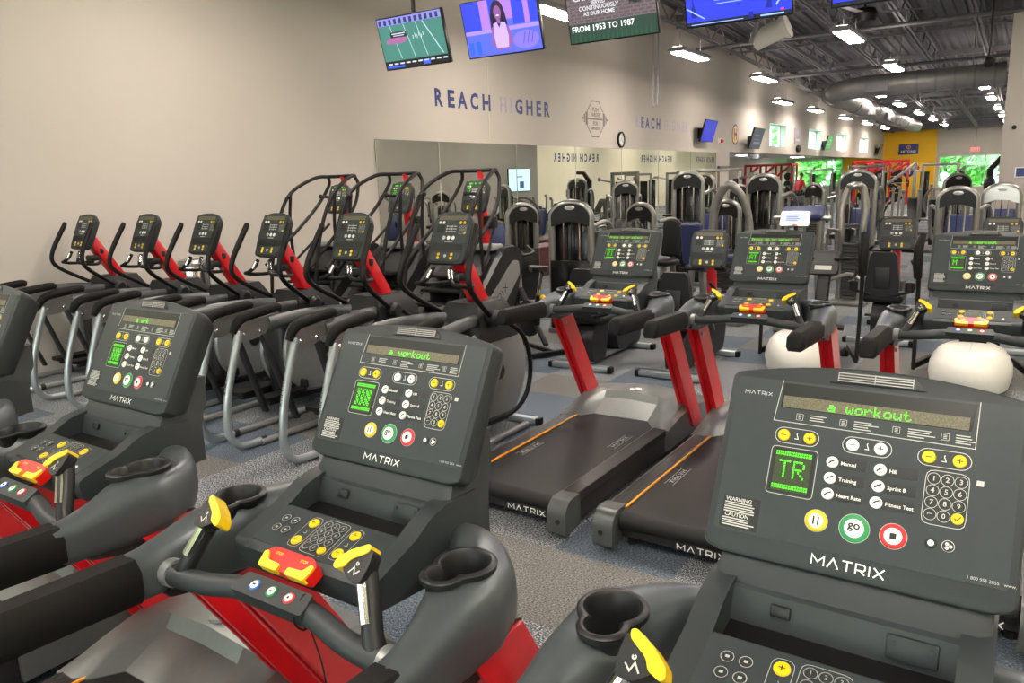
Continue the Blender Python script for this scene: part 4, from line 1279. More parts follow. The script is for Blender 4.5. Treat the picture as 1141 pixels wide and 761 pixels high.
# dumbbell rack along the side room opening
db = thing('dumbbell_rack', 'low grey dumbbell rack in the side room opening, near the person', 'dumbbell rack', None, (-8.2, 33.5, 0), math.radians(80))
for z in (.45, .85):
    b = MB(); b.box((0, 0, z), (2.6, .35, .05), .008, 2, Matrix.Rotation(math.radians(15), 3, 'X')); b.build('shelf', M['frame'], db)
for sx in (-1.2, 1.2):
    b = MB(); b.box((sx, .05, .5), (.08, .4, 1.0), .01); b.build('upright', M['frame'], db)
for z in (.45, .85):
    for k in range(8):
        x = -1.05+k*.3
        d_ = thing('dumbbell', 'round black dumbbell lying on the grey rack in the side room opening', 'dumbbell', 'dumbbells on the grey rack')
        b = MB(); b.tube([(0, -.16, 0), (0, .16, 0)], .017, 8); b.build('grip', M['steel'], d_)
        for s_ in (-1, 1):
            b = MB(); b.lathe([(.06, -.045), (.075, -.035), (.075, .035), (.06, .045)], (0, s_*.12, 0), 14, Matrix.Rotation(PI/2, 3, 'X')); b.build('weight_head', M['black'], d_)
        d_.matrix_world = Matrix.Translation((-8.2, 33.5, 0)) @ Matrix.Rotation(math.radians(80), 4, 'Z') @ Matrix.Translation((x, -.0, z+.105)) @ Matrix.Rotation(math.radians(15), 4, 'X')
# incline press with a long silver arm
ip = thing('incline_press', 'plate loaded press with a long slanting silver arm before yellow wall', 'weight machine', None, (-4.0, 33.0, 0))
b = MB(); b.bar((-1.3, 0, .75), (.3, 0, 2.0), .12, .10, .02); b.build('lever_arm', M['frame'], ip)
b = MB(); b.bar((.3, 0, .05), (.3, 0, 2.05), .12, .12, .02, (1, 0, 0)); b.bar((-1.0, 0, .05), (-.8, 0, 1.0), .1, .1, .02, (1, 0, 0)); b.box((-.3, 0, .05), (2.0, .6, .08), .02); b.build('frame', M['frame'], ip)
for y in (-.35, .35):
    b = MB(); b.lathe([(.05, -.03), (.22, -.025), (.22, .025), (.05, .03)], (-1.1, y, .95), 24, Matrix.Rotation(PI/2, 3, 'X')); b.build('weight_plate', M['black'], ip)
b = MB(); b.box((-.4, 0, .6), (.8, .4, .1), .03, 3, Matrix.Rotation(math.radians(-25), 3, 'Y')); b.build('pad', M['vinyl'], ip)

# red power racks
def make_rack(n=3, h=2.3):
    root = thing('power_rack')
    for i in range(n+1):
        for y in (0, 1.1):
            b = MB(); b.box((i*.85, y, h/2), (.11, .11, h), .008); b.build('post', M['redrack'], root)
    for y in (0, 1.1):
        b = MB(); b.box((n*.425, y, h-.05), (n*.85+.08, .09, .12), .006); b.build('top_beam', M['redrack'], root)
    for i in range(n+1):
        b = MB(); b.box((i*.85, .55, h-.05), (.07, 1.1, .07), .006); b.box((i*.85, .55, .06), (.07, 1.1, .07), .006); b.build('side_beam', M['redrack'], root)
    for i in range(n):
        b = MB(); b.bar((i*.85+.1, -.02, 1.65), (i*.85+.85, -.5, 2.15), .1, .1, .006); b.build('lever_arm', M['redrack'], root)
        b = MB(); b.tube([(i*.85-.12, -.1, 1.1), (i*.85+.97, -.1, 1.1)], .016, 8); bar = b.build('barbell', M['steel'], root)
        for sx in (-.05, .9):
            b = MB(); b.lathe([(.03, -.03), (.21, -.03), (.21, .03), (.03, .03)], (i*.85+sx, -.1, 1.1), 20, Matrix.Rotation(PI/2, 3, 'Y')); b.build('bumper_plate', M['black'], bar)
        b = MB()
        for k in range(4): b.lathe([(.03, -.02), (.2, -.02), (.2, .02), (.03, .02)], (i*.85+.42, .9, .35+k*.42), 18, Matrix.Rotation(PI/2, 3, 'X'))
        b.build('stored_plates', M['black'], root)
    return root
rk = make_rack(3)
rk.location = (-13.6, 44.5, 0); tag(rk, 'red power rack with slanting lever arms in the side room, by its white wall', 'power rack', 'red power racks')
dup(rk, 'red power rack standing in front of the yellow end wall', (-8.0, 45.5, 0), math.radians(8))
dup(rk, 'red power rack at the left of the yellow end wall, near the opening', (-9.0, 50.5, 0), math.radians(4))
# black rope trainer before the far window
rt = thing('rope_trainer', 'tall black rope trainer with bent top arm before the far window', 'rope trainer', None, (-1.15, 29.5, 0))
b = MB(); b.bar((0, 0, .05), (.0, 0, 1.75), .16, .2, .03, (1, 0, 0)); b.build('column', M['black'], rt)
b = MB(); b.bar((0, 0, 1.72), (.28, 0, 2.08), .16, .16, .03, (0, 1, 0)); b.bar((.25, 0, 2.06), (.6, 0, 2.08), .14, .14, .03); b.build('top_arm', M['black'], rt)
b = MB(); b.box((0, 0, .04), (.9, .7, .07), .02); b.build('base', M['black'], rt)
b = MB(); b.ball((0, -.03, 1.25), .17, (1, .8, 1.6)); b.build('drive_cover', M['dark'], rt)

# steel bin against the left wall
bn = thing('waste_bin', 'brushed steel cylindrical bin against the wall behind third elliptical', 'bin', None, (-7.82, 5.25, 0))
b = MB(); b.lathe([(.15, 0), (.17, .02), (.17, .98), (.165, 1.0)], (0, 0, 0), 28); b.build('drum', M['chrome'], bn)
b = MB(); b.lathe([(.175, .98), (.175, 1.02), (.15, 1.05), (.09, 1.05), (.09, 1.0)], (0, 0, 0), 28); b.build('lid', M['steel'], bn)
# maroon storage bench in front of the mirror
mb_ = thing('storage_bench', 'long dark maroon bench against the mirror, behind the stair climbers', 'bench', None, (-7.9, 13.2, 0))
b = MB(); b.box((0, 0, .25), (.5, 3.6, .5), .02); b.build('box', M['maroon'], mb_)
b = MB(); b.box((0, 0, .535), (.54, 3.64, .07), .02); b.build('top', M['maroon'], mb_)
# ---------------------------------------------------------------- room
XW, XO, YF, YB, YS = -8.4, 3.0, 57.4, -6.0, 20.0
ZH, ZL = 6.2, 4.75
def zroof(y): return ZH if y < YS else ZH + (ZL-ZH)*(y-YS)/(YF-YS)
M['wall'] = mat('cream_wall_paint', '#b5b0a8', .75, var=.015, scale=1.5)
M['wall2'] = mat('pale_grey_wall_paint', '#d6d0bd', .75, var=.02, scale=1.5)
M['pillar'] = mat('grey_pillar_paint', '#a29d99', .75, var=.02, scale=1.5)
M['sidewall'] = mat('white_side_room_paint', '#d8d6d2', .75, var=.02, scale=1.5)
M['yellowwall'] = mat('yellow_accent_paint', '#f2bd0a', .6, var=.03, scale=2)
M['deck'] = mat('dark_ceiling_deck', '#66646c', .8, var=.12, scale=3)
M['steelbeam'] = mat('grey_roof_steel', '#79787f', .6, var=.08, scale=8)
M['duct'] = mat('galvanised_duct', '#8b8a8c', .45, metal=.4, var=.1, scale=6)
M['mirror'] = mat('mirror_silvering', '#e6ebe2', .0, metal=1., var=0)
M['winframe'] = mat('window_frame_white', '#d5d8d6', .5, var=.03)
M['doorpaint'] = mat('door_paint', '#b9b2a8', .5, var=.02, scale=4)
M['navysign'] = mat('navy_vinyl_lettering', '#22316f', .35, var=.03, metal=.2)
M['fade'] = mat('worn_vinyl_lettering', '#a29bb0', .35, var=.25, scale=30, metal=.2)
M['greyart'] = mat('grey_wall_graphic', '#7d7673', .6, var=.05)
M['goldart'] = mat('gold_graphic', '#e8b63a', .5, var=0)
M['lampbody'] = mat('lamp_housing', '#9b9ba0', .5, var=.05)
M['lamp'] = emis('lamp_diffuser', '#fff0e2', 44)
M['ceiling_fill'] = emis('added_uplight_glow', '#fff0e2', 8)  # added glow facing up, brightens the dark ceiling
def carpet():
    m = bpy.data.materials.new('carpet_tiles'); m.use_nodes = True
    nt = m.node_tree; N = nt.nodes; L = nt.links
    b = N['Principled BSDF']; b.inputs['Roughness'].default_value = .95; b.inputs['Specular IOR Level'].default_value = .15
    tc = N.new('ShaderNodeTexCoord')
    def vm(op, a, bb=None):
        n = N.new('ShaderNodeVectorMath'); n.operation = op
        L.new(a, n.inputs[0])
        if bb is not None: n.inputs[1].default_value = bb
        return n.outputs[0]
    S = .61
    q = vm('FLOOR', vm('MULTIPLY', tc.outputs['Object'], (1/S, 1/S, 0)))
    wn = N.new('ShaderNodeTexWhiteNoise'); wn.noise_dimensions = '3D'; L.new(q, wn.inputs['Vector'])
    sep = N.new('ShaderNodeSeparateColor'); L.new(wn.outputs['Color'], sep.inputs[0])
    def noise(scale_vec, scale, detail=2, rough=.6):
        mp = N.new('ShaderNodeMapping'); mp.inputs['Scale'].default_value = scale_vec
        L.new(tc.outputs['Object'], mp.inputs['Vector'])
        n = N.new('ShaderNodeTexNoise'); n.inputs['Scale'].default_value = scale; n.inputs['Detail'].default_value = detail; n.inputs['Roughness'].default_value = rough
        L.new(mp.outputs[0], n.inputs['Vector']); return n.outputs['Fac']
    nx = noise((1, .42, 1), 210); ny = noise((.42, 1, 1), 210)
    def mix(f, a, c, isf=True, t='FLOAT'):
        n = N.new('ShaderNodeMix'); n.data_type = t
        i = (2, 3, 0) if t == 'FLOAT' else (6, 7, 2)
        L.new(f, n.inputs[0])
        for k, v in ((i[0], a), (i[1], c)):
            if isinstance(v, (tuple, float)): n.inputs[k].default_value = v
            else: L.new(v, n.inputs[k])
        return n.outputs[i[2]]
    def step(v, th):
        n = N.new('ShaderNodeMath'); n.operation = 'GREATER_THAN'; L.new(v, n.inputs[0]); n.inputs[1].default_value = th; return n.outputs[0]
    d = mix(step(sep.outputs[0], .5), nx, ny)
    def ramp(v, stops):
        n = N.new('ShaderNodeValToRGB'); L.new(v, n.inputs[0])
        e = n.color_ramp.elements
        while len(e) < len(stops): e.new(.5)
        for k, (p, c) in enumerate(stops): e[k].position = p; e[k].color = hexc(c)
        return n.outputs[0]
    speck = ramp(d, [(.38, '#252a33'), (.47, '#535a63'), (.54, '#84898d'), (.63, '#c2c4c4')])
    fine = ramp(d, [(.36, '#454645'), (.5, '#6b6c6a'), (.64, '#918f8c')])
    blue = ramp(d, [(.36, '#303a46'), (.5, '#525e6a'), (.64, '#808b95')])
    c1 = mix(step(sep.outputs[1], .45), speck, fine, t='RGBA')
    c2 = mix(step(sep.outputs[1], .72), c1, blue, t='RGBA')
    big = noise((1, 1, 1), 1.3)
    bm_ = N.new('ShaderNodeMapRange'); L.new(big, bm_.inputs[0]); bm_.inputs[3].default_value = .85; bm_.inputs[4].default_value = 1.12
    mul = N.new('ShaderNodeMix'); mul.data_type = 'RGBA'; mul.blend_type = 'MULTIPLY'; mul.inputs[0].default_value = 1
    L.new(c2, mul.inputs[6]); L.new(bm_.outputs[0], mul.inputs[7])
    L.new(mul.outputs[2], b.inputs['Base Color'])
    bp = N.new('ShaderNodeBump'); bp.inputs['Strength'].default_value = .5; bp.inputs['Distance'].default_value = .004
    L.new(d, bp.inputs['Height']); L.new(bp.outputs[0], b.inputs['Normal'])
    return m
M['carpet'] = carpet()

def glass(tint):
    m = bpy.data.materials.new('window_glass'); m.use_nodes = True
    nt = m.node_tree; N = nt.nodes
    N.remove(N['Principled BSDF'])
    t = N.new('ShaderNodeBsdfTransparent'); t.inputs[0].default_value = tint
    g = N.new('ShaderNodeBsdfGlossy'); g.inputs['Roughness'].default_value = .02
    x = N.new('ShaderNodeMixShader'); x.inputs[0].default_value = .07
    nt.links.new(t.outputs[0], x.inputs[1]); nt.links.new(g.outputs[0], x.inputs[2]); nt.links.new(x.outputs[0], N['Material Output'].inputs[0])
    return m
M['pane'] = glass((.72, .95, .92, 1)); M['shoppane'] = glass((.95, .96, .94, 1))
def slab(name, x0, x1, y0, y1, z0, z1, m, kind=True):
    b = MB(); b.box(((x0+x1)/2, (y0+y1)/2, (z0+z1)/2), (x1-x0, y1-y0, z1-z0))
    o = b.build(name, m)
    if kind: o['kind'] = 'structure'
    return o
def slabs(name, boxes, m):
    b = MB()
    for (x0, x1, y0, y1, z0, z1) in boxes:
        b.box(((x0+x1)/2, (y0+y1)/2, (z0+z1)/2), (x1-x0, y1-y0, z1-z0))
    o = b.build(name, m); o['kind'] = 'structure'; return o
slab('floor', -15, 9, YB-.3, YF+.3, -.12, 0, M['carpet'])
T_ = .34
# left wall with the opening to the side room and four high windows
WIN = [(30.34, 32.7), (36.5, 38.9), (42.4, 45.0), (48.75, 51.4)]
bx = [(XW-T_, XW, YB, 25.72, 0, ZH)]
y = 25.72
for a, c in WIN:
    bx.append((XW-T_, XW, y, a, 2.53, ZH+.2)); bx.append((XW-T_, XW, a, c, 2.53, 2.81)); bx.append((XW-T_, XW, a, c, 3.66, ZH+.2)); y = c
bx.append((XW-T_, XW, y, YF, 2.53, ZH+.2))
slabs('wall_left', bx, M['wall'])
for i, (a, c) in enumerate(WIN):
    w = thing('window_%d' % (i+1), 'small high window %s' % ('nearest the camera', 'after the grey wall sign', 'past the green screen', 'nearest the yellow wall')[i], None); w['kind'] = 'structure'
    b = MB()
    X = XW-T_+.06
    for z in (2.83, 3.64): b.box((X, (a+c)/2, z), (.06, c-a, .05))
    for yy in (a+.025, c-.025, (a+c)/2): b.box((X, yy, 3.235), (.06, .05, .83))
    b.build('window_frame', M['winframe'], w)
    b = MB(); b.box((X, (a+c)/2, 3.235), (.008, c-a-.04, .8)); b.build('pane', M['pane'], w)
slab('wall_right', XO, XO+.3, YB, YF, 0, ZH, M['wall2'])
slabs('wall_back', [(XW-T_, -7.6, YB-.3, YB, 0, ZH), (-2.9, -2.3, YB-.3, YB, 0, ZH), (2.4, XO+.3, YB-.3, YB, 0, ZH), (-7.6, 2.4, YB-.3, YB, 0, .4), (-7.6, 2.4, YB-.3, YB, 3.6, ZH)], M['wall2'])
for i, (a, c) in enumerate(((-7.6, -2.9), (-2.3, 2.4))):
    w = thing('window_%d' % (7+i), 'tall shop front window behind the treadmills'); w['kind'] = 'structure'
    b = MB()
    for z in (.43, 3.57, 2.5): b.box(((a+c)/2, YB-.1, z), (c-a, .08, .06))
    for k in range(5): b.box((a+.03+(c-a-.06)*k/4, YB-.1, 2.0), (.06, .08, 3.2))
    b.build('window_frame', M['winframe'], w)
    b = MB(); b.box(((a+c)/2, YB-.1, 2.0), (c-a-.05, .008, 3.15)); b.build('pane', M['shoppane'], w)
# far wall with two glazed openings
WL, WR = (-14.1, -10.9), (-5.1, -1.3)
slabs('wall_far', [(-15, WL[0], YF, YF+.3, 0, 6.2), (WL[0], WL[1], YF, YF+.3, 0, .85), (WL[0], WL[1], YF, YF+.3, 2.6, 6.2), (WL[1], WR[0], YF, YF+.3, 0, 6.2),
   (WR[0], WR[1], YF, YF+.3, 0, .6), (WR[0], WR[1], YF, YF+.3, 2.56, 6.2), (WR[1], XO+.3, YF, YF+.3, 0, 6.2)], M['wall'])
for i, (a, c) in enumerate((WL, WR)):
    w = thing('window_%d' % (5+i), 'wide window with green trees outside, %s' % ('in the side room' if i == 0 else 'right of the yellow wall'), None); w['kind'] = 'structure'
    z0, z1 = (.85, 2.6) if i == 0 else (.6, 2.56)
    b = MB()
    for z in (z0+.04, z1-.04, z0+(z1-z0)*.62): b.box(((a+c)/2, YF+.1, z), (c-a, .08, .06))
    for k in range(4): b.box((a+.03+(c-a-.06)*k/3, YF+.1, (z0+z1)/2), (.06, .08, z1-z0))
    b.build('window_frame', M['winframe'], w)
    b = MB(); b.box(((a+c)/2, YF+.1, (z0+z1)/2), (c-a-.05, .008, z1-z0-.05)); b.build('pane', M['pane'], w)
slabs('wall_yellow', [(-10.85, XW-T_, YF-.06, YF, 0, 2.9), (XW, -5.35, YF-.06, YF, 0, ZL-.05)], M['yellowwall'])
slab('trim_1', -5.42, -5.3, YF-.16, YF, 0, 4.2, M['yellowwall'])
# side room
slab('wall_side_room', -15, -14.6, 25.4, YF, 0, 3.0, M['sidewall'])
slab('wall_side_near', -15, XW-T_, 25.4, 25.72, 0, 3.0, M['sidewall'])
slab('ceiling_side_room', -15, XW-T_, 25.4, YF, 2.78, 2.9, M['sidewall'])
# grey block at the right
slab('pillar', -.5, XO, 16, 26.4, 0, 4.28, M['pillar'])
# ceilings
def deck(name, y0, y1):
    b = MB()
    z = 0
    prof = []
    x = XW-.34
    while x < XO+.3:
        prof += [(x, z), (x+.10, z), (x+.13, z+.06), (x+.24, z+.06)]; x += .27
    prof += [(x, z), (x, z+.25), (XW-.34, z+.25)]
    b.loft([[Vector((p[0], y, p[1]+zroof(y))) for p in prof] for y in (y0, y1)])
    return struct(name, b, M['deck'])
deck('ceiling_near', YB-.3, YS); deck('ceiling_far', YS, YF+.3)
def truss(x, y0, y1):
    b = MB()
    n = int((y1-y0)/.75)
    za, zb_ = lambda y: zroof(y)-.08, lambda y: zroof(y)-.6
    for f in (za, zb_):
        for dx in (-.05, .05): b.bar((x+dx, y0, f(y0)), (x+dx, y1, f(y1)), .05, .06)
    for i in range(n):
        ya, yb = y0+(y1-y0)*i/n, y0+(y1-y0)*(i+1)/n
        f, g_ = (zb_, za) if i % 2 else (za, zb_)
        b.bar((x, ya, f(ya)), (x, yb, g_(yb)), .03, .03)
    o = b.build('roof_truss', M['steelbeam']); o['kind'] = 'structure'
for x in (-7.9, -6.3, -4.7, -3.1, -1.5, .1, 1.7):
    truss(x, 8.0, YS); truss(x, YS, YF)
for y in (11, 14, 17.5, 21, 25.5, 31, 36, 42, 48, 53.5):
    z = zroof(y)-.2
    b = MB(); b.box(((XW+XO)/2, y, z), (XO-XW, .10, .16)); b.box(((XW+XO)/2, y, z-.22), (XO-XW, .08, .06)); o = b.build('roof_girder', M['steelbeam']); o['kind'] = 'structure'
b = MB(); b.box(((XW+XO)/2, 56.4, 4.55), (XO-XW, .12, .7)); o = b.build('roof_girder', M['deck']); o['kind'] = 'structure'
b = MB(); b.tube([(XW, 29, 5.1), (XO, 29, 5.1)], .06, 10); o = b.build('sprinkler_pipe', M['steelbeam']); o['kind'] = 'structure'
b = MB(); b.tube([(XW+.02, 22.5, 5.35), (XO, 22.5, 5.35)], .05, 10); o = b.build('sprinkler_pipe', M['steelbeam']); o['kind'] = 'structure'
# round air duct, across the hall and along the left wall
dt = thing('air_duct', 'big round grey air duct crossing under the ceiling and bending along the wall', 'air duct')
b = MB(); b.tube([(-.82, 25, 4.19), (-2.2, 25, 4.18), (-3.6, 25, 4.17), (-4.4, 25.02, 4.15), (-4.95, 25.3, 4.12), (-5.25, 25.9, 4.08), (-5.3, 26.8, 4.05), (-5.3, 38, 3.98), (-5.3, 46, 3.95)], .30, 24, 5); b.build('duct_run', M['duct'], dt)
for i in range(9):
    b = MB()
    if i < 5: b.lathe([(.312, -.03), (.312, .03)], (-2.9+i*.46, 25, 4.18), 24, Matrix.Rotation(PI/2, 3, 'Y'))
    else: b.lathe([(.318, -.03), (.318, .03)], (-5.3, 29+(i-5)*4, 4.04-(i-5)*.022), 24, Matrix.Rotation(PI/2, 3, 'X'))
    b.build('duct_seam', M['steelbeam'], dt)
for hx, hy in ((-1.6, 25), (-3.4, 25), (-5.3, 31), (-5.3, 37), (-5.3, 43)):
    b = MB(); b.tube([(hx, hy, 4.2), (hx, hy, zroof(hy)+.03)], .015, 6); b.build('duct_hanger', M['steelbeam'], dt)
for p in ((-3.9, 24.68, 4.12, 0), (-5.0, 31, 3.86, 1), (-5.0, 34.5, 3.84, 1), (-5.0, 38, 3.82, 1)):
    b = MB(); b.box(p[:3], (.6, .12, .3) if p[3] == 0 else (.14, .8, .26), .01); b.build('duct_grille', M['steelbeam'], dt)
d2 = thing('air_diffuser', 'short pale duct outlet below the ceiling, right of the blue screen', 'air duct', None, (-4.75, 17, 4.62))
b = MB(); b.lathe([(.19, -.36), (.2, -.35), (.2, .22), (.25, .3), (.25, .36)], (0, 0, 0), 24, Matrix.Rotation(math.radians(70), 3, 'Y')); b.build('drum', M['sidewall'], d2)
b = MB(); b.box((-.27, -.1, .02), (.07, .36, .42), .01, 2, Matrix.Rotation(math.radians(20), 3, 'Y')); b.build('flap', M['steelbeam'], d2)
b = MB(); b.tube([(0, 0, .2), (0, 0, ZH-4.62)], .02, 8); b.build('hanger', M['steelbeam'], d2)
fn = thing('ceiling_fan', 'dark ceiling fan hanging near the top edge beside the last screen', 'ceiling fan', None, (-3.15, 18, 4.92))
b = MB(); b.lathe([(.06, -.16), (.2, -.14), (.24, 0), (.2, .1), (.05, .14)], (0, 0, 0), 24); b.build('motor', M['black'], fn)
b = MB(); b.tube([(0, 0, .1), (0, 0, ZH-4.92)], .025, 8); b.build('down_rod', M['black'], fn)
for k in range(3):
    a = .3 + k*2*PI/3
    b = MB(); b.box((.75, 0, .02), (1.1, .15, .015), .005); b.build('blade', M['deck'], fn, Matrix.Rotation(a, 4, 'Z'))
sc_ = thing('security_camera', 'black dome camera hanging left of the grey pillar', 'camera', None, (-.78, 15.6, 3.5))
b = MB(); b.ball((0, 0, 0), .09); b.build('dome', M['black'], sc_)
b = MB(); b.tube([(0, 0, .05), (0, 0, ZH-3.46)], .015, 8); b.build('rod', M['black'], sc_)

# ---------------------------------------------------------------- lamps
def make_lamp():
    root = thing('ceiling_lamp')
    b = MB(); b.prism([(-.16, 0), (.16, 0), (.2, .03), (.16, .09), (-.16, .09), (-.2, .03)], 'y', -.82, .82, .01); b.build('housing', M['lampbody'], root)
    b = MB(); b.box((0, 0, -.012), (.26, 1.52, .024)); b.build('diffuser', M['lamp'], root)
    b = MB(); b.box((0, 0, .095), (.2, 1.5, .02)); b.build('added_uplight', M['ceiling_fill'], root)  # glowing strip added on top of the housing to light the ceiling
    for yy in (-.6, .6):
        b = MB(); b.tube([(0, yy, .09), (0, yy, .42)], .006, 6); b.build('hanger', M['steelbeam'], root)
    return root
lp = make_lamp()
LP = [(-6.4, 16.8, 'lit hanging lamp by the left wall, first in view below the screens'), (-6.4, 22.45, 'lit hanging lamp by the left wall, second from the screens'), (-6.4, 10.95, 'lit hanging lamp seen between the second and third screens'),
      (-3.2, 16.8, 'bright hanging lamp below the ceiling fan'), (-3.2, 22.6, 'bright hanging lamp over the cross duct')]
for k, y in enumerate((30.2, 35.4, 41.8, 47.9, 54.0)):
    w = ('first', 'second', 'third', 'fourth', 'last')[k]
    LP += [(-7.38, y*.932, 'far hanging lamp, %s of the row along the left wall windows' % w), (-4.7, y, 'far hanging lamp, %s of the middle row under the duct' % w), (-1.58, y, 'far hanging lamp, %s of the right row before the pillar' % w)]
LP += [(1.55, y, 'unseen hanging lamp behind the grey pillar, added to brighten the opposite wall') for y in (30.2, 35.4, 41.8, 47.9, 54)]  # unseen lamps added so the opposite wall looks brighter in the mirrors
LP += [(x, y, 'hanging lamp above the treadmills, outside the picture') for x in (-6.4, -3.2, 0, 2.2) for y in (5.2, -.6)] + [(-3.2, 11, 'hanging lamp above the machines, outside the picture'), (0, 11, 'hanging lamp above the machines, outside the picture'), (1.6, 14, 'hanging lamp above the machines, outside the picture')]
for i, (x, y, lab) in enumerate(LP):
    o = lp if i == 0 else dup(lp)
    o.location = (x, y, 4.34 if x > -7 else 4.165); tag(o, lab, 'ceiling lamp', 'hanging hall lamps')
for x, y in ((-12.6, 31), (-10.4, 36), (-12.6, 41), (-10.4, 46), (-12.6, 52)):
    s_ = thing('ceiling_panel_lamp', 'flat ceiling lamp panel in the side room', 'ceiling lamp', 'side room lamps', (x, y, 2.77))
    b = MB(); b.box((0, 0, 0), (.62, 1.24, .02)); b.build('frame', M['lampbody'], s_)
    b = MB(); b.box((0, 0, -.012), (.56, 1.18, .01)); b.build('diffuser', M['lamp2'] if 'lamp2' in M else M.setdefault('lamp2', emis('panel_diffuser', '#fff8ee', 22)), s_)

slab('trim_2', XW, XW+.006, 11.985, 12.0, 2.56, ZH, M['wall2'])
# ---------------------------------------------------------------- mirror wall
SE = (8.92, 10.46, 12.84, 15.2, 17.51, 19.78, 22.15, 24.38)
ml = ('first panel beside the bare wall', 'second panel behind the stair climbers', 'third panel from the bare wall', 'fourth panel from the bare wall', 'panel under the round clock', 'sixth panel from the bare wall', 'last panel next to the door')
for i in range(7):
    b = MB(); b.box((XW+.012, (SE[i]+SE[i+1])/2, 1.32), (.02, SE[i+1]-SE[i]-.025, 2.36), .003, 1)
    o = b.build('wall_mirror', M['mirror'])
    tag(o, 'tall frameless wall mirror, ' + ml[i], 'mirror', 'mirror panels')
# ---------------------------------------------------------------- wall lettering and graphics
WM = lambda y, z, x=XW+.006: Matrix(((0, 0, 1, x), (1, 0, 0, y), (0, 1, 0, z), (0, 0, 0, 1)))
LET = [('R', 10.44, 10.66), ('E', 10.79, 10.98), ('A', 11.06, 11.34), ('C', 11.43, 11.67), ('H', 11.8, 12.05), ('H', 12.36, 12.58), ('I', 12.71, 12.77), ('G', 12.88, 13.14), ('H', 13.27, 13.51), ('E', 13.65, 13.83), ('R', 13.95, 14.17)]
def letter(parent, ch, w, h, m, Mx):
    me = text_mesh(ch, 1., 'CENTER', .035)
    xs = [v.co.x for v in me.vertices]; ys = [v.co.y for v in me.vertices]
    b = MB(); b.add(me, Matrix.Translation((0, 0, 0)))
    sx, sy = w/(max(xs)-min(xs)), h/(max(ys)-min(ys))
    mm = Mx @ Matrix.Diagonal((sx, sy, 1, 1)) @ Matrix.Translation((-(max(xs)+min(xs))/2, -(max(ys)+min(ys))/2, 0))
    return b.build('letter', m, parent, mm, flat=True)
def motto(lab, f, mats, M4, h):
    r = thing('wall_lettering', lab, 'wall sign', 'wall mottos')
    for (ch, a, c), mk in zip(LET, mats):
        ya, yc = f(a), f(c)
        letter(r, ch, abs(yc-ya), h, M[mk], M4((ya+yc)/2))
    return r
nv, fd = 'navysign', 'fade'
motto('navy REACH HIGHER motto over the mirrors, right of the second screen', lambda t: t, [nv, nv, nv, nv, nv, fd, fd, nv, nv, nv, nv], lambda y: WM(y, 3.215), .29)
motto('fading purple REACH HIGHER motto between the octagon graphic and the wall screen', lambda t: 18.35+(t-10.44)*.97, [fd, nv, nv, nv, nv, fd, fd, fd, fd, fd, fd], lambda y: WM(y, 3.17), .28)
def OM(y, z): return Matrix(((0, 0, -1, XO-.006), (-1, 0, 0, y), (0, 1, 0, z), (0, 0, 0, 1)))
for y0, k in ((38.4, 1.28), (48.8, 1.3), (57, 1.0)):
    motto('navy REACH HIGHER motto on the opposite wall, seen only in the mirrors', lambda t: y0-(t-10.44)*k, [nv]*11, lambda y: OM(y, 2.9), .42)
em = thing('wall_graphic', 'grey octagon weight plate graphic with a barbell between the mottos', 'wall sign')
Me_ = WM(16.19, 3.13)
b = MB()
oc = [(.42*math.cos(PI/8+i*PI/4)*1.0, .42*math.sin(PI/8+i*PI/4)) for i in range(8)]
b.ribbon(oc, .028, 0, True); b.build('octagon', M['greyart'], em, Me_, flat=True)
b = MB()
for s_ in (-1, 1):
    b.quad(s_*.42-.05, -.14, s_*.42+.05, .14, .001); b.quad(s_*.52-.025, -.09, s_*.52+.025, .09, .001); b.quad(s_*.6-.05, -.02, s_*.6+.05, .02, .001)
b.quad(-.36, -.018, .36, .018, .001)
b.build('barbell', M['greyart'], em, Me_, flat=True)
b = MB()
for t, y, s_ in (('PUSH', .2, .13), ('HARDER', .09, .12), ('FOR', -.1, .12), ('TOMORROW', -.21, .085)): text_at(b, t, 0, y, s_, .002, bold=.004)
b.build('graphic_lettering', M['greyart'], em, Me_, flat=True)
ck = thing('wall_clock', 'round black wall clock above the mirror edge', 'clock')
Mc = WM(17.49, 2.71)
b = MB(); b.lathe([(.19, 0), (.19, .04), (.15, .045), (.15, .02)], n=36); b.build('rim', M['black'], ck, Mc)
b = MB(); b.poly([tuple(p) for p in circle(0, 0, .152, 36)], .022); b.build('dial', M['winframe'], ck, Mc, flat=True)
b = MB()
for k in range(12):
    a = k*PI/6; b.ribbon([(.115*math.cos(a), .115*math.sin(a)), (.14*math.cos(a), .14*math.sin(a))], .012, .024)
b.build('hour_marks', M['ink'], ck, Mc, flat=True)
for L_, a in ((.08, 1.2), (.12, -.6)):
    b = MB(); b.ribbon([(0, 0), (L_*math.cos(a), L_*math.sin(a))], .012, .026); b.build('clock_hand', M['ink'], ck, Mc, flat=True)
lg = thing('wall_badge', 'round navy and gold badge with a capital H between two wall screens', 'wall sign')
Ml = WM(26.25, 3.1)
for r0, r1, m, z in ((0, .34, 'navysign', 0), (0, .28, 'sidewall', .002), (0, .26, 'goldart', .004)):
    b = MB(); b.poly([tuple(p) for p in circle(0, 0, r1, 32)], z, z+.002); b.build('disc', M[m], lg, Ml)
b = MB(); text_at(b, 'H', 0, -.0, .46, .008, bold=.02); b.build('lettering', M['navysign'], lg, Ml, flat=True)
sg = thing('wall_sign', 'upright pale lilac sign between the first two high windows', 'wall sign')
Ms = WM(34.5, 3.3)
b = MB(); b.box((0, 0, .01), (.95, .62, .02)); b.build('board', M['fade'], sg, Ms)
b = MB(); text_at(b, 'H', 0, .1, .3, .022, bold=.01); b.quad(-.3, -.2, .3, -.12, .022); b.build('print', M['sidewall'], sg, Ms, flat=True)
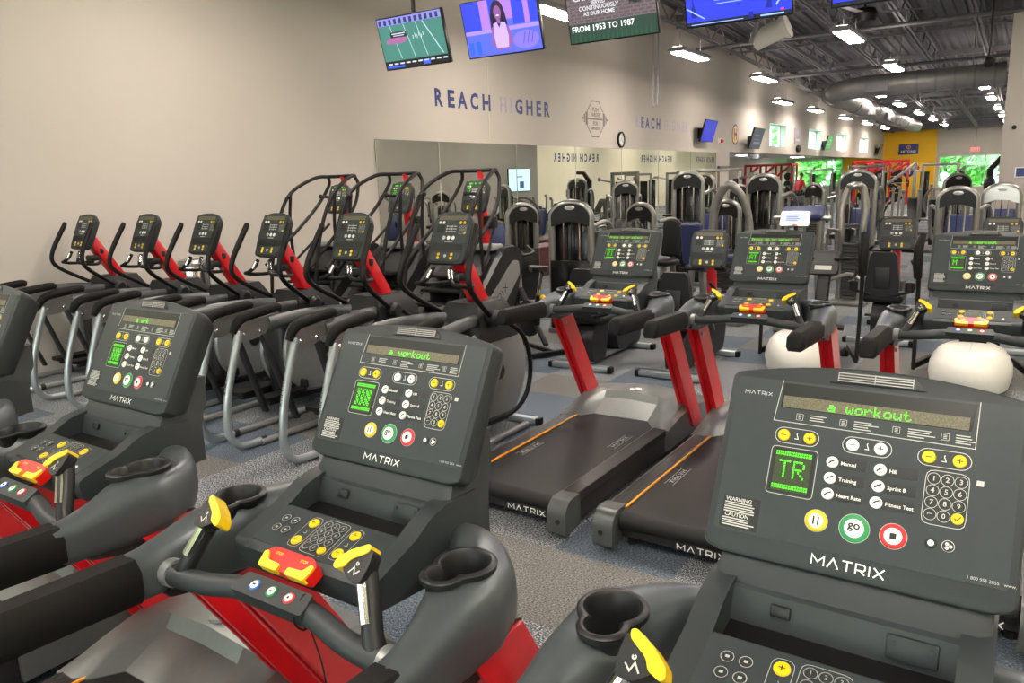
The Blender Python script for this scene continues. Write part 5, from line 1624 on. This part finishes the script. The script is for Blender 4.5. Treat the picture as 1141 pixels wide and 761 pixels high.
sp_ = thing('wall_speaker', 'small black oval speaker under the lilac wall sign', 'speaker')
b = MB(); b.lathe([(.12, 0), (.14, .05), (.12, .12), (.05, .15)], n=24); b.build('body', M['black'], sp_, WM(34.5, 2.78) @ Matrix.Diagonal((1.6, 1.1, 1, 1)))
al = thing('fire_alarm', 'small red and white fire alarm right of the blue wall screen', 'alarm')
b = MB(); b.box((0, 0, .03), (.24, .16, .06), .01); b.build('plate', M['sidewall'], al, WM(24.7, 2.86, XW-.002))
b = MB(); b.lathe([(.06, .06), (.06, .1), (.03, .11)], (-.03, 0, 0), 16); b.box((.1, 0, .08), (.06, .08, .05), .01); b.build('sounder', M['red'], al, WM(24.7, 2.86, XW-.002))
# door at the end of the mirrors
dr = thing('door_1', 'plain beige door between the last mirror and the side room opening'); dr['kind'] = 'structure'
b = MB(); b.box((XW+.02, 25.1, 1.0), (.04, .92, 2.0), .004); b.build('door_leaf', M['doorpaint'], dr)
b = MB()
for yy in (24.6, 25.6): b.box((XW+.025, yy, 1.03), (.07, .07, 2.06))
b.box((XW+.025, 25.1, 2.05), (.07, 1.07, .07)); b.build('door_frame', M['greyart'], dr)
b = MB(); b.lathe([(.03, 0), (.03, .04), (.015, .06)], (0, 0, 0), 14); b.build('door_handle', M['steel'], dr, WM(25.45, 1.0, XW+.04))
# far wall signs
FM = lambda x, z, y=YF-.0605: Matrix(((1, 0, 0, x), (0, 0, -1, y), (0, 1, 0, z), (0, 0, 0, 1)))
fs = thing('wall_sign', 'wide navy sign with an orange emblem on the yellow wall', 'wall sign')
Mf = FM(-6.92, 3.06)
b = MB(); b.box((0, 0, .01), (1.16, .66, .02)); b.build('board', M['navysign'], fs, Mf)
b = MB(); b.ribbon([tuple(p) for p in circle(0, .13, .11, 24)], .035, .022, True); b.quad(-.02, .07, .02, .19, .022); b.build('emblem', M['orange'], fs, Mf, flat=True)
b = MB(); text_at(b, 'HITONE', 0, -.16, .24, .022, bold=.006); b.build('sign_lettering', M['sidewall'], fs, Mf, flat=True)
rs = tag(MB().lathe([(.15, 0), (.15, .03)], n=24).build('stop_disc', M['red'], None, FM(-6.35, 1.87, YF-.0595)), 'small red disc on the yellow wall', 'wall sign')
ns = thing('wall_sign', 'round navy sign on the yellow wall beside the red rack', 'wall sign')
b = MB(); b.lathe([(.34, 0), (.34, .03)], n=28); b.build('board', M['navysign'], ns, FM(-6.85, 1.62))
b = MB(); text_at(b, 'H', 0, 0, .4, .032, bold=.02); b.build('sign_lettering', M['sidewall'], ns, FM(-6.85, 1.62), flat=True)
ex = thing('exit_sign', 'red exit sign hanging above the far right window', 'exit sign', None, (-3.1, 56.2, 2.86))
b = MB(); b.box((0, 0, 0), (.5, .06, .26), .01); b.build('housing', M['sidewall'], ex)
b = MB(); b.quad(-.23, -.11, .23, .11, .034); b.build('face', emis('exit_face', '#ff5a50', .9), ex, Matrix.Rotation(PI/2, 4, 'X'), flat=True)
b = MB(); text_at(b, 'EXIT', 0, 0, .2, .038, bold=.004); b.build('sign_lettering', M['sidewall'], ex, Matrix.Rotation(PI/2, 4, 'X'), flat=True)
b = MB(); b.tube([(0, 0, .12), (0, 0, 1.6)], .012, 6); b.build('rod', M['steelbeam'], ex)
ps = thing('wall_poster', 'small blue and white notice on the grey pillar at the right edge', 'notice')
Mp_ = FM(-.12, 1.69, 15.99)
b = MB(); b.box((0, 0, .005), (.3, .17, .01)); b.build('sheet', M['sidewall'], ps, Mp_)
b = MB(); b.quad(-.13, -.07, -.0, .07, .0115); b.build('blue_block', M['navysign'], ps, Mp_, flat=True)
sn = tag(MB().lathe([(.035, 0), (.035, .03), (.02, .04)], n=16).build('wall_sensor', M['black'], None, FM(-.34, 2.44, 16.0)), 'tiny black round sensor on the grey pillar', 'sensor')
vt = thing('air_vent', 'small grey vent hanging under the side room ceiling', 'vent', None, (-10.9, 37.0, 2.62))
b = MB(); b.box((0, 0, 0), (.5, .5, .26), .02); b.build('box', M['steelbeam'], vt)
b = MB()
for i in range(4): b.box((0, -.255, -.09+i*.06), (.42, .01, .02))
b.build('slats', M['black'], vt)
hc = thing('hanging_cable', 'loop of grey cable hanging below the ceiling by the wall', 'cable', None, (-7.6, 17.6, 0))
b = MB(); b.tube([(0, 0, 5.8), (0, 0, 3.6), (.02, .06, 3.5), (.05, .14, 3.62), (.05, .16, 5.8)], .018, 8, 4); b.build('cable', M['steelbeam'], hc)

# ---------------------------------------------------------------- screens
def screen_thing(name, lab, Mx, w, h, back=True, pole=None, group=None):
    """w x h television; picture children are added by the caller in the same frame (x right, y up, z out of the glass)"""
    r = thing(name, lab, 'television', group)
    b = MB(); b.box((0, 0, -.025), (w, h, .05), .006); b.build('bezel', M['bezel'], r, Mx)
    b = MB(); b.box((0, 0, -.07), (w*.6, h*.55, .06), .02); b.build('rear_housing', M['bezel'], r, Mx)
    return r
def pic(r, Mx, col, pts, z, s=.8, name='picture'):
    k = (col, s)
    if k not in _em: _em[k] = emis('screen_' + col.strip('#'), col, s)
    b = MB(); b.face([(p[0], p[1], z) for p in pts])
    o = b.build(name, _em[k], r, Mx, flat=True)
    return o
def pics(r, Mx, col, polys, z, s=.8, name='picture_detail'):
    k = (col, s)
    if k not in _em: _em[k] = emis('screen_' + col.strip('#'), col, s)
    b = MB()
    for pts in polys: b.face([(p[0], p[1], z) for p in pts])
    return b.build(name, _em[k], r, Mx, flat=True)
def pict(r, Mx, col, items, z, s=.8, name='screen_lettering'):
    k = (col, s)
    if k not in _em: _em[k] = emis('screen_' + col.strip('#'), col, s)
    b = MB()
    for (t, x, y, sz) in items: text_at(b, t, x, y, sz, z, bold=.001)
    return b.build(name, _em[k], r, Mx, flat=True)
_em = {}
def rc(x0, y0, x1, y1): return [(x0, y0), (x1, y0), (x1, y1), (x0, y1)]
def el(cx, cy, rx, ry, n=20): return [tuple(p) for p in circle(cx, cy, rx, n, ry)]
tl = math.radians(15)
def HM(x):  # hung screen, centre of glass
    return Matrix(((1, 0, 0, x), (0, -math.sin(tl), -math.cos(tl), 7.075), (0, math.cos(tl), -math.sin(tl), 3.39), (0, 0, 0, 1)))
TVW, TVH = .95, .57
hung = []
for x, lab in ((-5.97, 'hanging screen showing an american football field, leftmost'), (-4.76, 'hanging screen showing a woman on a blue and pink stage'), (-3.5, 'hanging screen with a brick wall picture over green, FROM 1953 TO 1987'), (-2.29, 'hanging screen with a vivid blue picture and pale lines'), (-1.04, 'hanging blue screen, rightmost, cut by the top edge')):
    r = screen_thing('television', lab, HM(x), TVW, TVH, group='hanging screens')
    b = MB(); b.tube([(x, 7.12, 3.45), (x, 7.12, ZH)], .022, 10); b.build('ceiling_pole', M['black'], r)
    hung.append((r, HM(x)))
W2, H2 = TVW/2-.014, TVH/2-.014
r, m = hung[0]
pic(r, m, '#3f7f74', rc(-W2, -H2, W2, H2), .001, .7)
pics(r, m, '#7d7fd8', [rc(-W2, H2-.075, W2, H2)], .002, .8)
pics(r, m, '#2a2f55', [rc(-W2+.02+i*.075, H2-.07, -W2+.06+i*.075, H2-.015) for i in range(12)], .003, .6)
pics(r, m, '#a9c9cc', [[(x, -H2+.1), (x+.008, -H2+.1), (x-.09+.008, H2-.08), (x-.09, H2-.08)] for x in (-.2, 0., .18)] + [[(.40, -H2+.1), (.415, -H2+.1), (.2, H2-.08), (.185, H2-.08)]], .002, .8)
pics(r, m, '#b06aa0', [el(-.22, .03, .16, .035), rc(-.38, .0, -.1, .03)], .0025, .6)
pics(r, m, '#10131c', [rc(-.3, .06, -.06, .12), rc(-W2, -H2, W2, -H2+.085)], .003, .3)
pics(r, m, '#c9d2e6', [rc(-.28, .095, -.08, .105), rc(-.26, .075, -.1, .083)] + [rc(-.42+i*.09, -H2+.045, -.36+i*.09, -H2+.06) for i in range(10)], .0035, .8)
pics(r, m, '#2f55d6', [rc(-.44, -H2+.01, -.18, -H2+.03), rc(.1, -H2+.01, .2, -H2+.06)], .0035, .9)
pics(r, m, '#d7dde8', [rc(.02+i*.03, .02+.02*(i % 2), .028+i*.03, .06+.02*(i % 2)) for i in range(6)], .003, .7)
r, m = hung[1]
pic(r, m, '#4d5cf0', rc(-W2, -H2, W2, H2), .001, .85)
pics(r, m, '#2438ee', [rc(-W2, -.02, -.24, H2), rc(-.12, .05, -.02, H2), rc(.16, .0, .3, H2), rc(.36, 0, W2, H2)], .002, .95)
pics(r, m, '#a06fe0', [rc(-.24, -.02, -.13, H2), rc(.3, .0, .36, H2), rc(-.02, .06, .16, H2)], .002, .85)
pics(r, m, '#9a80ee', [rc(-W2, -.05, W2, -.01)], .0025, .8)
pics(r, m, '#7a6cf0', [el(.28, -.16, .16, .09)], .0025, .8)
pics(r, m, '#5a3fb0', [[(.24+i*.05, -.2), (.25+i*.05, -.2), (.29+i*.05, -.08), (.28+i*.05, -.08)] for i in range(3)], .003, .7)
pics(r, m, '#1a56f0', [rc(-.44, -.25, -.38, -.12), rc(-.35, -.25, -.29, -.12)], .003, .9)
# the presenter on the screen
pics(r, m, '#2a1c3d', [el(-.02, .13, .085, .125), [(-.115, .14), (-.125, -.03), (-.08, -.06), (-.04, -.02), (-.03, .1)], [(.07, .14), (.09, -.02), (.05, -.05), (.01, -.02), (.0, .1)]], .003, .5)
pics(r, m, '#8a5596', [el(-.02, .135, .045, .07), rc(-.04, .03, .0, .09), [(-.115, -.0), (-.14, -.16), (-.06, -.245), (-.02, -.22), (-.09, -.15), (-.08, .01)], [(.09, .0), (.13, -.14), (.06, -.24), (.0, -.22), (.07, -.14), (.05, .02)]], .0035, .75)
pics(r, m, '#b79af0', [[(-.09, .03), (-.045, .045), (-.02, -.02), (.01, .045), (.06, .03), (.08, -.1), (.06, -.21), (-.09, -.21), (-.1, -.1)]], .004, .85)
pics(r, m, '#f0e6ff', [el(-.02, .108, .018, .006)], .0045, .9)
r, m = hung[2]
pic(r, m, '#8a7a80', rc(-W2, -H2, W2, H2), .001, .45)
pics(r, m, '#6c5a62', [rc(-W2+.06*(j % 2)*.5+i*.075, H2-.03-j*.03, -W2+.06*(j % 2)*.5+i*.075+.06, H2-.01-j*.03) for i in range(12) for j in range(13)], .002, .45)
pics(r, m, '#23473c', [rc(-W2, -H2, W2, -H2+.17)], .003, .5)
pics(r, m, '#2f6a4a', [[(-W2+i*.05, -H2), (-W2+i*.05+.02, -H2), (-W2+i*.05+.012, -H2+.07+.03*(i % 3))] for i in range(18)], .004, .45)
pics(r, m, '#14322f', [el(.28, .1, .1, .09), [(.2, .05), (.26, .08), (.2, .0)]], .004, .4)
pics(r, m, '#cfd6d8', [[(.24, .1), (.34, .15), (.3, .1), (.36, .06), (.28, .07)]], .005, .6)
pict(r, m, '#f2f2f0', [('FROM 1953 TO 1987', -.1, -.15, .075)], .006, .85)
pict(r, m, '#d9dbe0', [('CAMPELLER C', -.12, .13, .085), ('SERVED', -.12, .075, .045), ('CONTINUOUSLY', -.12, .03, .055), ('AS OUR HOME', -.12, -.02, .05)], .006, .7)
r, m = hung[3]
pic(r, m, '#1c2cf2', rc(-W2, -H2, W2, H2), .001, 1.)
pics(r, m, '#10152e', [rc(-W2, -H2, W2, -H2+.035)], .002, .4)
pics(r, m, '#0c1590', [[(-.42, -.2), (-.36, -.2), (-.4, -.02)], [(.24, -.2), (.3, -.2), (.29, -.05)], rc(.1, -H2+.005, .14, -H2+.06)], .003, .7)
pics(r, m, '#8fb0ff', [[(-.46, -.12), (-.3, -.22), (-.29, -.215), (-.455, -.11)], [(.33, -.18), (.45, -.02), (.455, -.03), (.34, -.19)], rc(-.2, -.08, .1, -.074), rc(-.18, -.11, .05, -.104), rc(-.42, -.262, .05, -.256), rc(.2, -.262, .4, -.25)], .004, .9)
pics(r, m, '#c03a8a', [rc(.37, -.235, .40, -.215)], .004, .8)
r, m = hung[4]
pic(r, m, '#1c2cf2', rc(-W2, -H2, W2, H2), .001, 1.)
pics(r, m, '#10152e', [rc(-W2, -H2, W2, -H2+.03)], .002, .4)
pics(r, m, '#8fb0ff', [rc(-.2, -.1, .2, -.094), rc(-.3, -.15, .1, -.144), [(.3, -.2), (.44, 0), (.446, -.01), (.31, -.21)]], .003, .9)
# screens on the left wall, tilted down
def wall_screen(y, z, w, h, lab, tilt=16, x=XW+.30):
    t = math.radians(tilt)
    Mx = Matrix(((0, math.sin(t), math.cos(t), x), (1, 0, 0, y), (0, math.cos(t), -math.sin(t), z), (0, 0, 0, 1)))
    r = screen_thing('television', lab, Mx, w, h, group='wall screens')
    b = MB(); b.box((XW+.12, y, z-.05), (.26, .3, .3), .02); b.build('wall_bracket', M['bezel'], r)
    return r, Mx
r, m = wall_screen(22.9, 3.08, 1.05, .64, 'wall screen with a deep blue picture beside the fire alarm')
pic(r, m, '#2a35a8', rc(-.51, -.305, .51, .305), .001, .75); pics(r, m, '#5a62c8', [rc(-.2, .05, .1, .06), rc(-.2, .0, .0, .01)], .002, .8)
r, m = wall_screen(27.75, 3.0, 1.25, .72, 'wall screen with a dim grey picture left of the first high window')
pic(r, m, '#3d4654', rc(-.61, -.345, .61, .345), .001, .5); pics(r, m, '#8a93a0', [rc(-.4, .1, .2, .13), rc(-.4, -.05, .3, -.03), rc(-.3, -.2, .4, -.12)], .002, .5)
r, m = wall_screen(39.3, 3.12, 1.15, .66, 'small wall screen with a green picture between the high windows')
pic(r, m, '#4d9a5a', rc(-.56, -.315, .56, .315), .001, .7); pics(r, m, '#c8d8cc', [rc(-.3, -.1, .2, -.05), rc(-.1, .1, .3, .14)], .002, .7)
r, m = wall_screen(54.2, 3.05, 1.15, .66, 'wall screen with a dark brown picture next to the yellow wall')
pic(r, m, '#5a4632', rc(-.56, -.315, .56, .315), .001, .4)
# screen on the pillar flank, visible in the mirror
Mq = Matrix(((0, 0, -1, -.56), (-1, 0, 0, 25.0), (0, 1, 0, 1.85), (0, 0, 0, 1)))
r = screen_thing('television', 'bright pale screen on the grey pillar flank, seen in the mirror', Mq, 1.5, .86)
pic(r, Mq, '#bfe3f2', rc(-.73, -.41, .73, .41), .001, .9); pics(r, Mq, '#3a4a8a', [rc(-.3, -.3, .0, -.05), rc(-.2, .1, .2, .14)], .002, .6)

# ---------------------------------------------------------------- outside
M['leaf'] = mat('tree_leaves', '#7ab35a', .7, var=.5, scale=3.)
M['leaf2'] = mat('tree_leaves_light', '#9ccb74', .7, var=.5, scale=4.)
M['bark'] = mat('tree_bark', '#6b5a48', .9, var=.2, scale=12)
M['lawn'] = mat('lawn', '#7fae58', .9, var=.25, scale=4)
slab('ground_outside', -60, 40, YF+.3, 110, -.3, -.05, M['lawn']); slab('ground_front', -60, 40, -60, YB-.3, -.3, -.05, M['lawn']); slab('ground_side', -60, -15, -10, YF+.3, -.3, -.05, M['lawn'])
def tree(x, y, h, m, lab):
    r = thing('tree', lab, 'tree', 'trees outside the windows', (x, y, 0))
    rr = random.Random(int(x*7+y))
    b = MB(); b.tube([(0, 0, -.1), (.05, .02, h*.25), (0, .05, h*.5)], [.22, .15, .08], 10, 3); b.build('trunk', M['bark'], r)
    b = MB()
    for i in range(520):
        # leaf clumps on a rounded crown
        a, u = rr.random()*2*PI, rr.random()*2-1
        q = math.sqrt(1-u*u); R = (.55+.45*rr.random())
        c = Vector((q*math.cos(a)*h*.28*R, q*math.sin(a)*h*.28*R, h*.52+u*h*.48*R))
        s_ = .22+.25*rr.random()
        n = Vector((rr.random()-.5, rr.random()-.5, rr.random()-.2)).normalized()
        t1 = n.orthogonal().normalized(); t2 = n.cross(t1)
        b.face([c+t1*s_, c+t2*s_*.6+n*.05, c-t1*s_, c-t2*s_*.6+n*.05])
    b.build('crown', m, r, flat=True)
    return r
k = 0
for x, y, h in ((-14.6, 65.5, 4.6), (-12.0, 66.5, 4.8), (-9.8, 64.5, 4.8), (-6.6, 65.5, 5), (-3.6, 64, 4.6), (-.8, 66, 5), (2.4, 64.5, 4.8), (-11, 72, 5.6), (-7.8, 74, 5.2), (-4.4, 70.5, 5.0), (-1.2, 71.5, 5.4), (2.6, 71, 5.2),
                (-18.4, 62, 9), (-16.9, 72, 10), (-15.6, 79.5, 10), (-14.9, 87, 10.5), (-14.2, 95, 11)):
    side = x < -14 and y > 60 and h > 8
    tree(x, y, h, M['leaf'] if k % 2 else M['leaf2'], ('tall leafy green tree outside beyond the high wall windows' if side else ('light' if k % 2 == 0 else 'mid') + ' green leafy tree outside the far windows'))
    k += 1
# ---------------------------------------------------------------- person in the side room
M['skin'] = mat('skin', '#7d5641', .55, var=.04)
M['shirt'] = mat('red_shirt', '#a51d28', .8, var=.06)
M['shorts'] = mat('dark_shorts', '#23252b', .8, var=.05)
M['hair'] = mat('dark_hair', '#17130f', .7, var=.1)
def skin_mesh(name, verts, edges, radii, root=0, sub=2):
    me = bpy.data.meshes.new(name)
    me.from_pydata(verts, edges, [])
    o = bpy.data.objects.new(name, me); COL.objects.link(o)
    md = o.modifiers.new('skin', 'SKIN'); md.use_smooth_shade = True
    for i, v in enumerate(me.skin_vertices[0].data):
        v.radius = (radii[i], radii[i]) if not isinstance(radii[i], tuple) else radii[i]
        v.use_root = (i == root)
    s_ = o.modifiers.new('sub', 'SUBSURF'); s_.levels = sub; s_.render_levels = sub
    dg = bpy.context.evaluated_depsgraph_get()
    m2 = bpy.data.meshes.new_from_object(o.evaluated_get(dg))
    bpy.data.objects.remove(o)
    m2.shade_smooth()
    return m2
def make_person():
    root = thing('person', 'person in a red shirt seen from behind, bending over equipment in the side room', 'person')
    V_, E_, R_ = [], [], []
    def v(p, r, par=None):
        V_.append(p); R_.append(r)
        if par is not None: E_.append((par, len(V_)-1))
        return len(V_)-1
    pel = v((0, 0, .93), (.15, .11)); sp1 = v((0, .04, 1.08), (.145, .105), pel); ch = v((0, .10, 1.28), (.17, .12), sp1); nk0 = v((0, .15, 1.46), (.085, .08), ch); nk = v((0, .18, 1.53), .055, nk0); hd0 = v((0, .215, 1.61), (.075, .085), nk); hd1 = v((0, .235, 1.69), (.078, .095), hd0); v((0, .235, 1.76), (.05, .06), hd1)
    for s_ in (-1, 1):
        hp = v((s_*.1, 0, .86), .095, pel); kn = v((s_*.13, .03, .48), .062, hp); an = v((s_*.14, -.02, .09), .042, kn); toe = v((s_*.15, .15, .04), .036, an)
        sh = v((s_*.185, .13, 1.41), .062, ch); elb = v((s_*.27, .16, 1.14), .044, sh); wr = v((s_*.22, .37, 1.02), .028, elb); pm = v((s_*.205, .44, 1.0), .032, wr)
        for k, (dx, L_) in enumerate(((-.026, .065), (-.009, .075), (.009, .072), (.026, .058))):
            f1 = v((s_*.205+dx, .48, .995), .009, pm); f2 = v((s_*.205+dx, .48+L_*.6, .985), .0085, f1); v((s_*.205+dx, .48+L_*.85, .96), .007, f2)
        t1 = v((s_*.175, .43, .99), .010, pm); v((s_*.16, .46, .975), .008, t1)
    body = put('body', skin_mesh('body', V_, E_, R_), root); body.data.materials.append(M['skin'])
    # clothes follow the same joints, a little fuller
    V_, E_, R_ = [], [], []
    a = v((0, 0, .90), (.165, .125)); b_ = v((0, .04, 1.08), (.165, .125), a); c = v((0, .10, 1.28), (.19, .14), b_); v((0, .14, 1.43), (.11, .10), c)
    for s_ in (-1, 1):
        d = v((s_*.19, .13, 1.41), .078, c); v((s_*.25, .15, 1.21), .066, d)
    o = put('shirt', skin_mesh('shirt', V_, E_, R_), root); o.data.materials.append(M['shirt'])
    V_, E_, R_ = [], [], []
    a = v((0, 0, .93), (.165, .125))
    for s_ in (-1, 1):
        d = v((s_*.1, 0, .85), .115, a); v((s_*.13, .03, .54), .088, d)
    o = put('shorts', skin_mesh('shorts', V_, E_, R_), root); o.data.materials.append(M['shorts'])
    b = MB(); b.ball((0, .215, 1.715), .098, (.86, 1.0, .82), 16); b.build('hair', M['hair'], root)
    for s_ in (-1, 1):
        b = MB(); b.prism([tuple(p) for p in round_poly([Vector((s_*.10, -.09)), Vector((s_*.185, -.09)), Vector((s_*.2, .1)), Vector((s_*.18, .2)), Vector((s_*.12, .2)), Vector((s_*.105, .1))], .03, 3)], 'z', 0, .08, .02); b.build('shoe', M['black'], root)
    # face
    b = MB()
    for s_ in (-1, 1):
        b.ball((s_*.032, .318, 1.675), .012, (1, .6, .7), 8); b.ball((s_*.083, .225, 1.66), .025, (.4, .7, 1.1), 10)
    b.ball((0, .33, 1.645), .016, (.8, 1.1, 1.3), 8); b.ball((0, .315, 1.605), .02, (1.2, .5, .35), 8)
    b.build('face', M['skin'], root)
    return root
p = make_person(); p.location = (-8.95, 37.2, 0); p.rotation_euler = (0, 0, math.radians(-30))
for t, m, p, u in zip(T, ('a workout', 'a workout', '  a wrk', 'a workout', 'Press go or select', 'Press go or select', 'a workout'), ('TR', '#', '#', '#', 'RI', 'AT', 'M'), (.36, .36, .3, .36, .2, .2, .36)):
    led_message(t, m, p, u)
w = bpy.data.worlds.new('sky'); SC.world = w; w.use_nodes = True
nt = w.node_tree
bg = nt.nodes['Background']
bg.inputs[0].default_value = (.90, .96, .94, 1)
bg.inputs[1].default_value = 4.0
sun = bpy.data.lights.new('sun', 'SUN'); sun.energy = 4; sun.angle = .02; sun.color = (1, .95, .85)
so = bpy.data.objects.new('sun', sun); COL.objects.link(so); so.rotation_euler = (math.radians(38), 0, math.radians(-60))
# ---------------------------------------------------------------- camera
def make_camera():
    cam = bpy.data.cameras.new('camera')
    o = bpy.data.objects.new('camera', cam)
    COL.objects.link(o)
    f = 858.0
    F = Vector((1152.5 - 570.5, 184 - 380.5, f)).normalized()
    r = math.radians(1.807)
    hd = Vector((math.cos(r), -math.sin(r), 0))
    D = F.cross(hd).normalized()
    if D.y < 0: D = -D
    R = D.cross(F)
    # camera-space rows (x right, y down, z forward) of the world axes X=R, Y=F, Z=-D
    xw = Vector((R.x, F.x, -D.x)); yw = Vector((R.y, F.y, -D.y)); zw = Vector((R.z, F.z, -D.z))
    o.matrix_world = Matrix((( xw.x, -yw.x, -zw.x, 0), (xw.y, -yw.y, -zw.y, 0), (xw.z, -yw.z, -zw.z, 1.8), (0, 0, 0, 1)))
    cam.sensor_fit = 'HORIZONTAL'
    cam.sensor_width = 36
    cam.lens = f/1141*36
    cam.clip_start = .02
    cam.clip_end = 300
    SC.camera = o
make_camera()
vs = SC.view_settings
vs.view_transform = 'Standard'
vs.look = 'None'
vs.exposure = 1.0
vs.gamma = 1
vs.use_curve_mapping = False
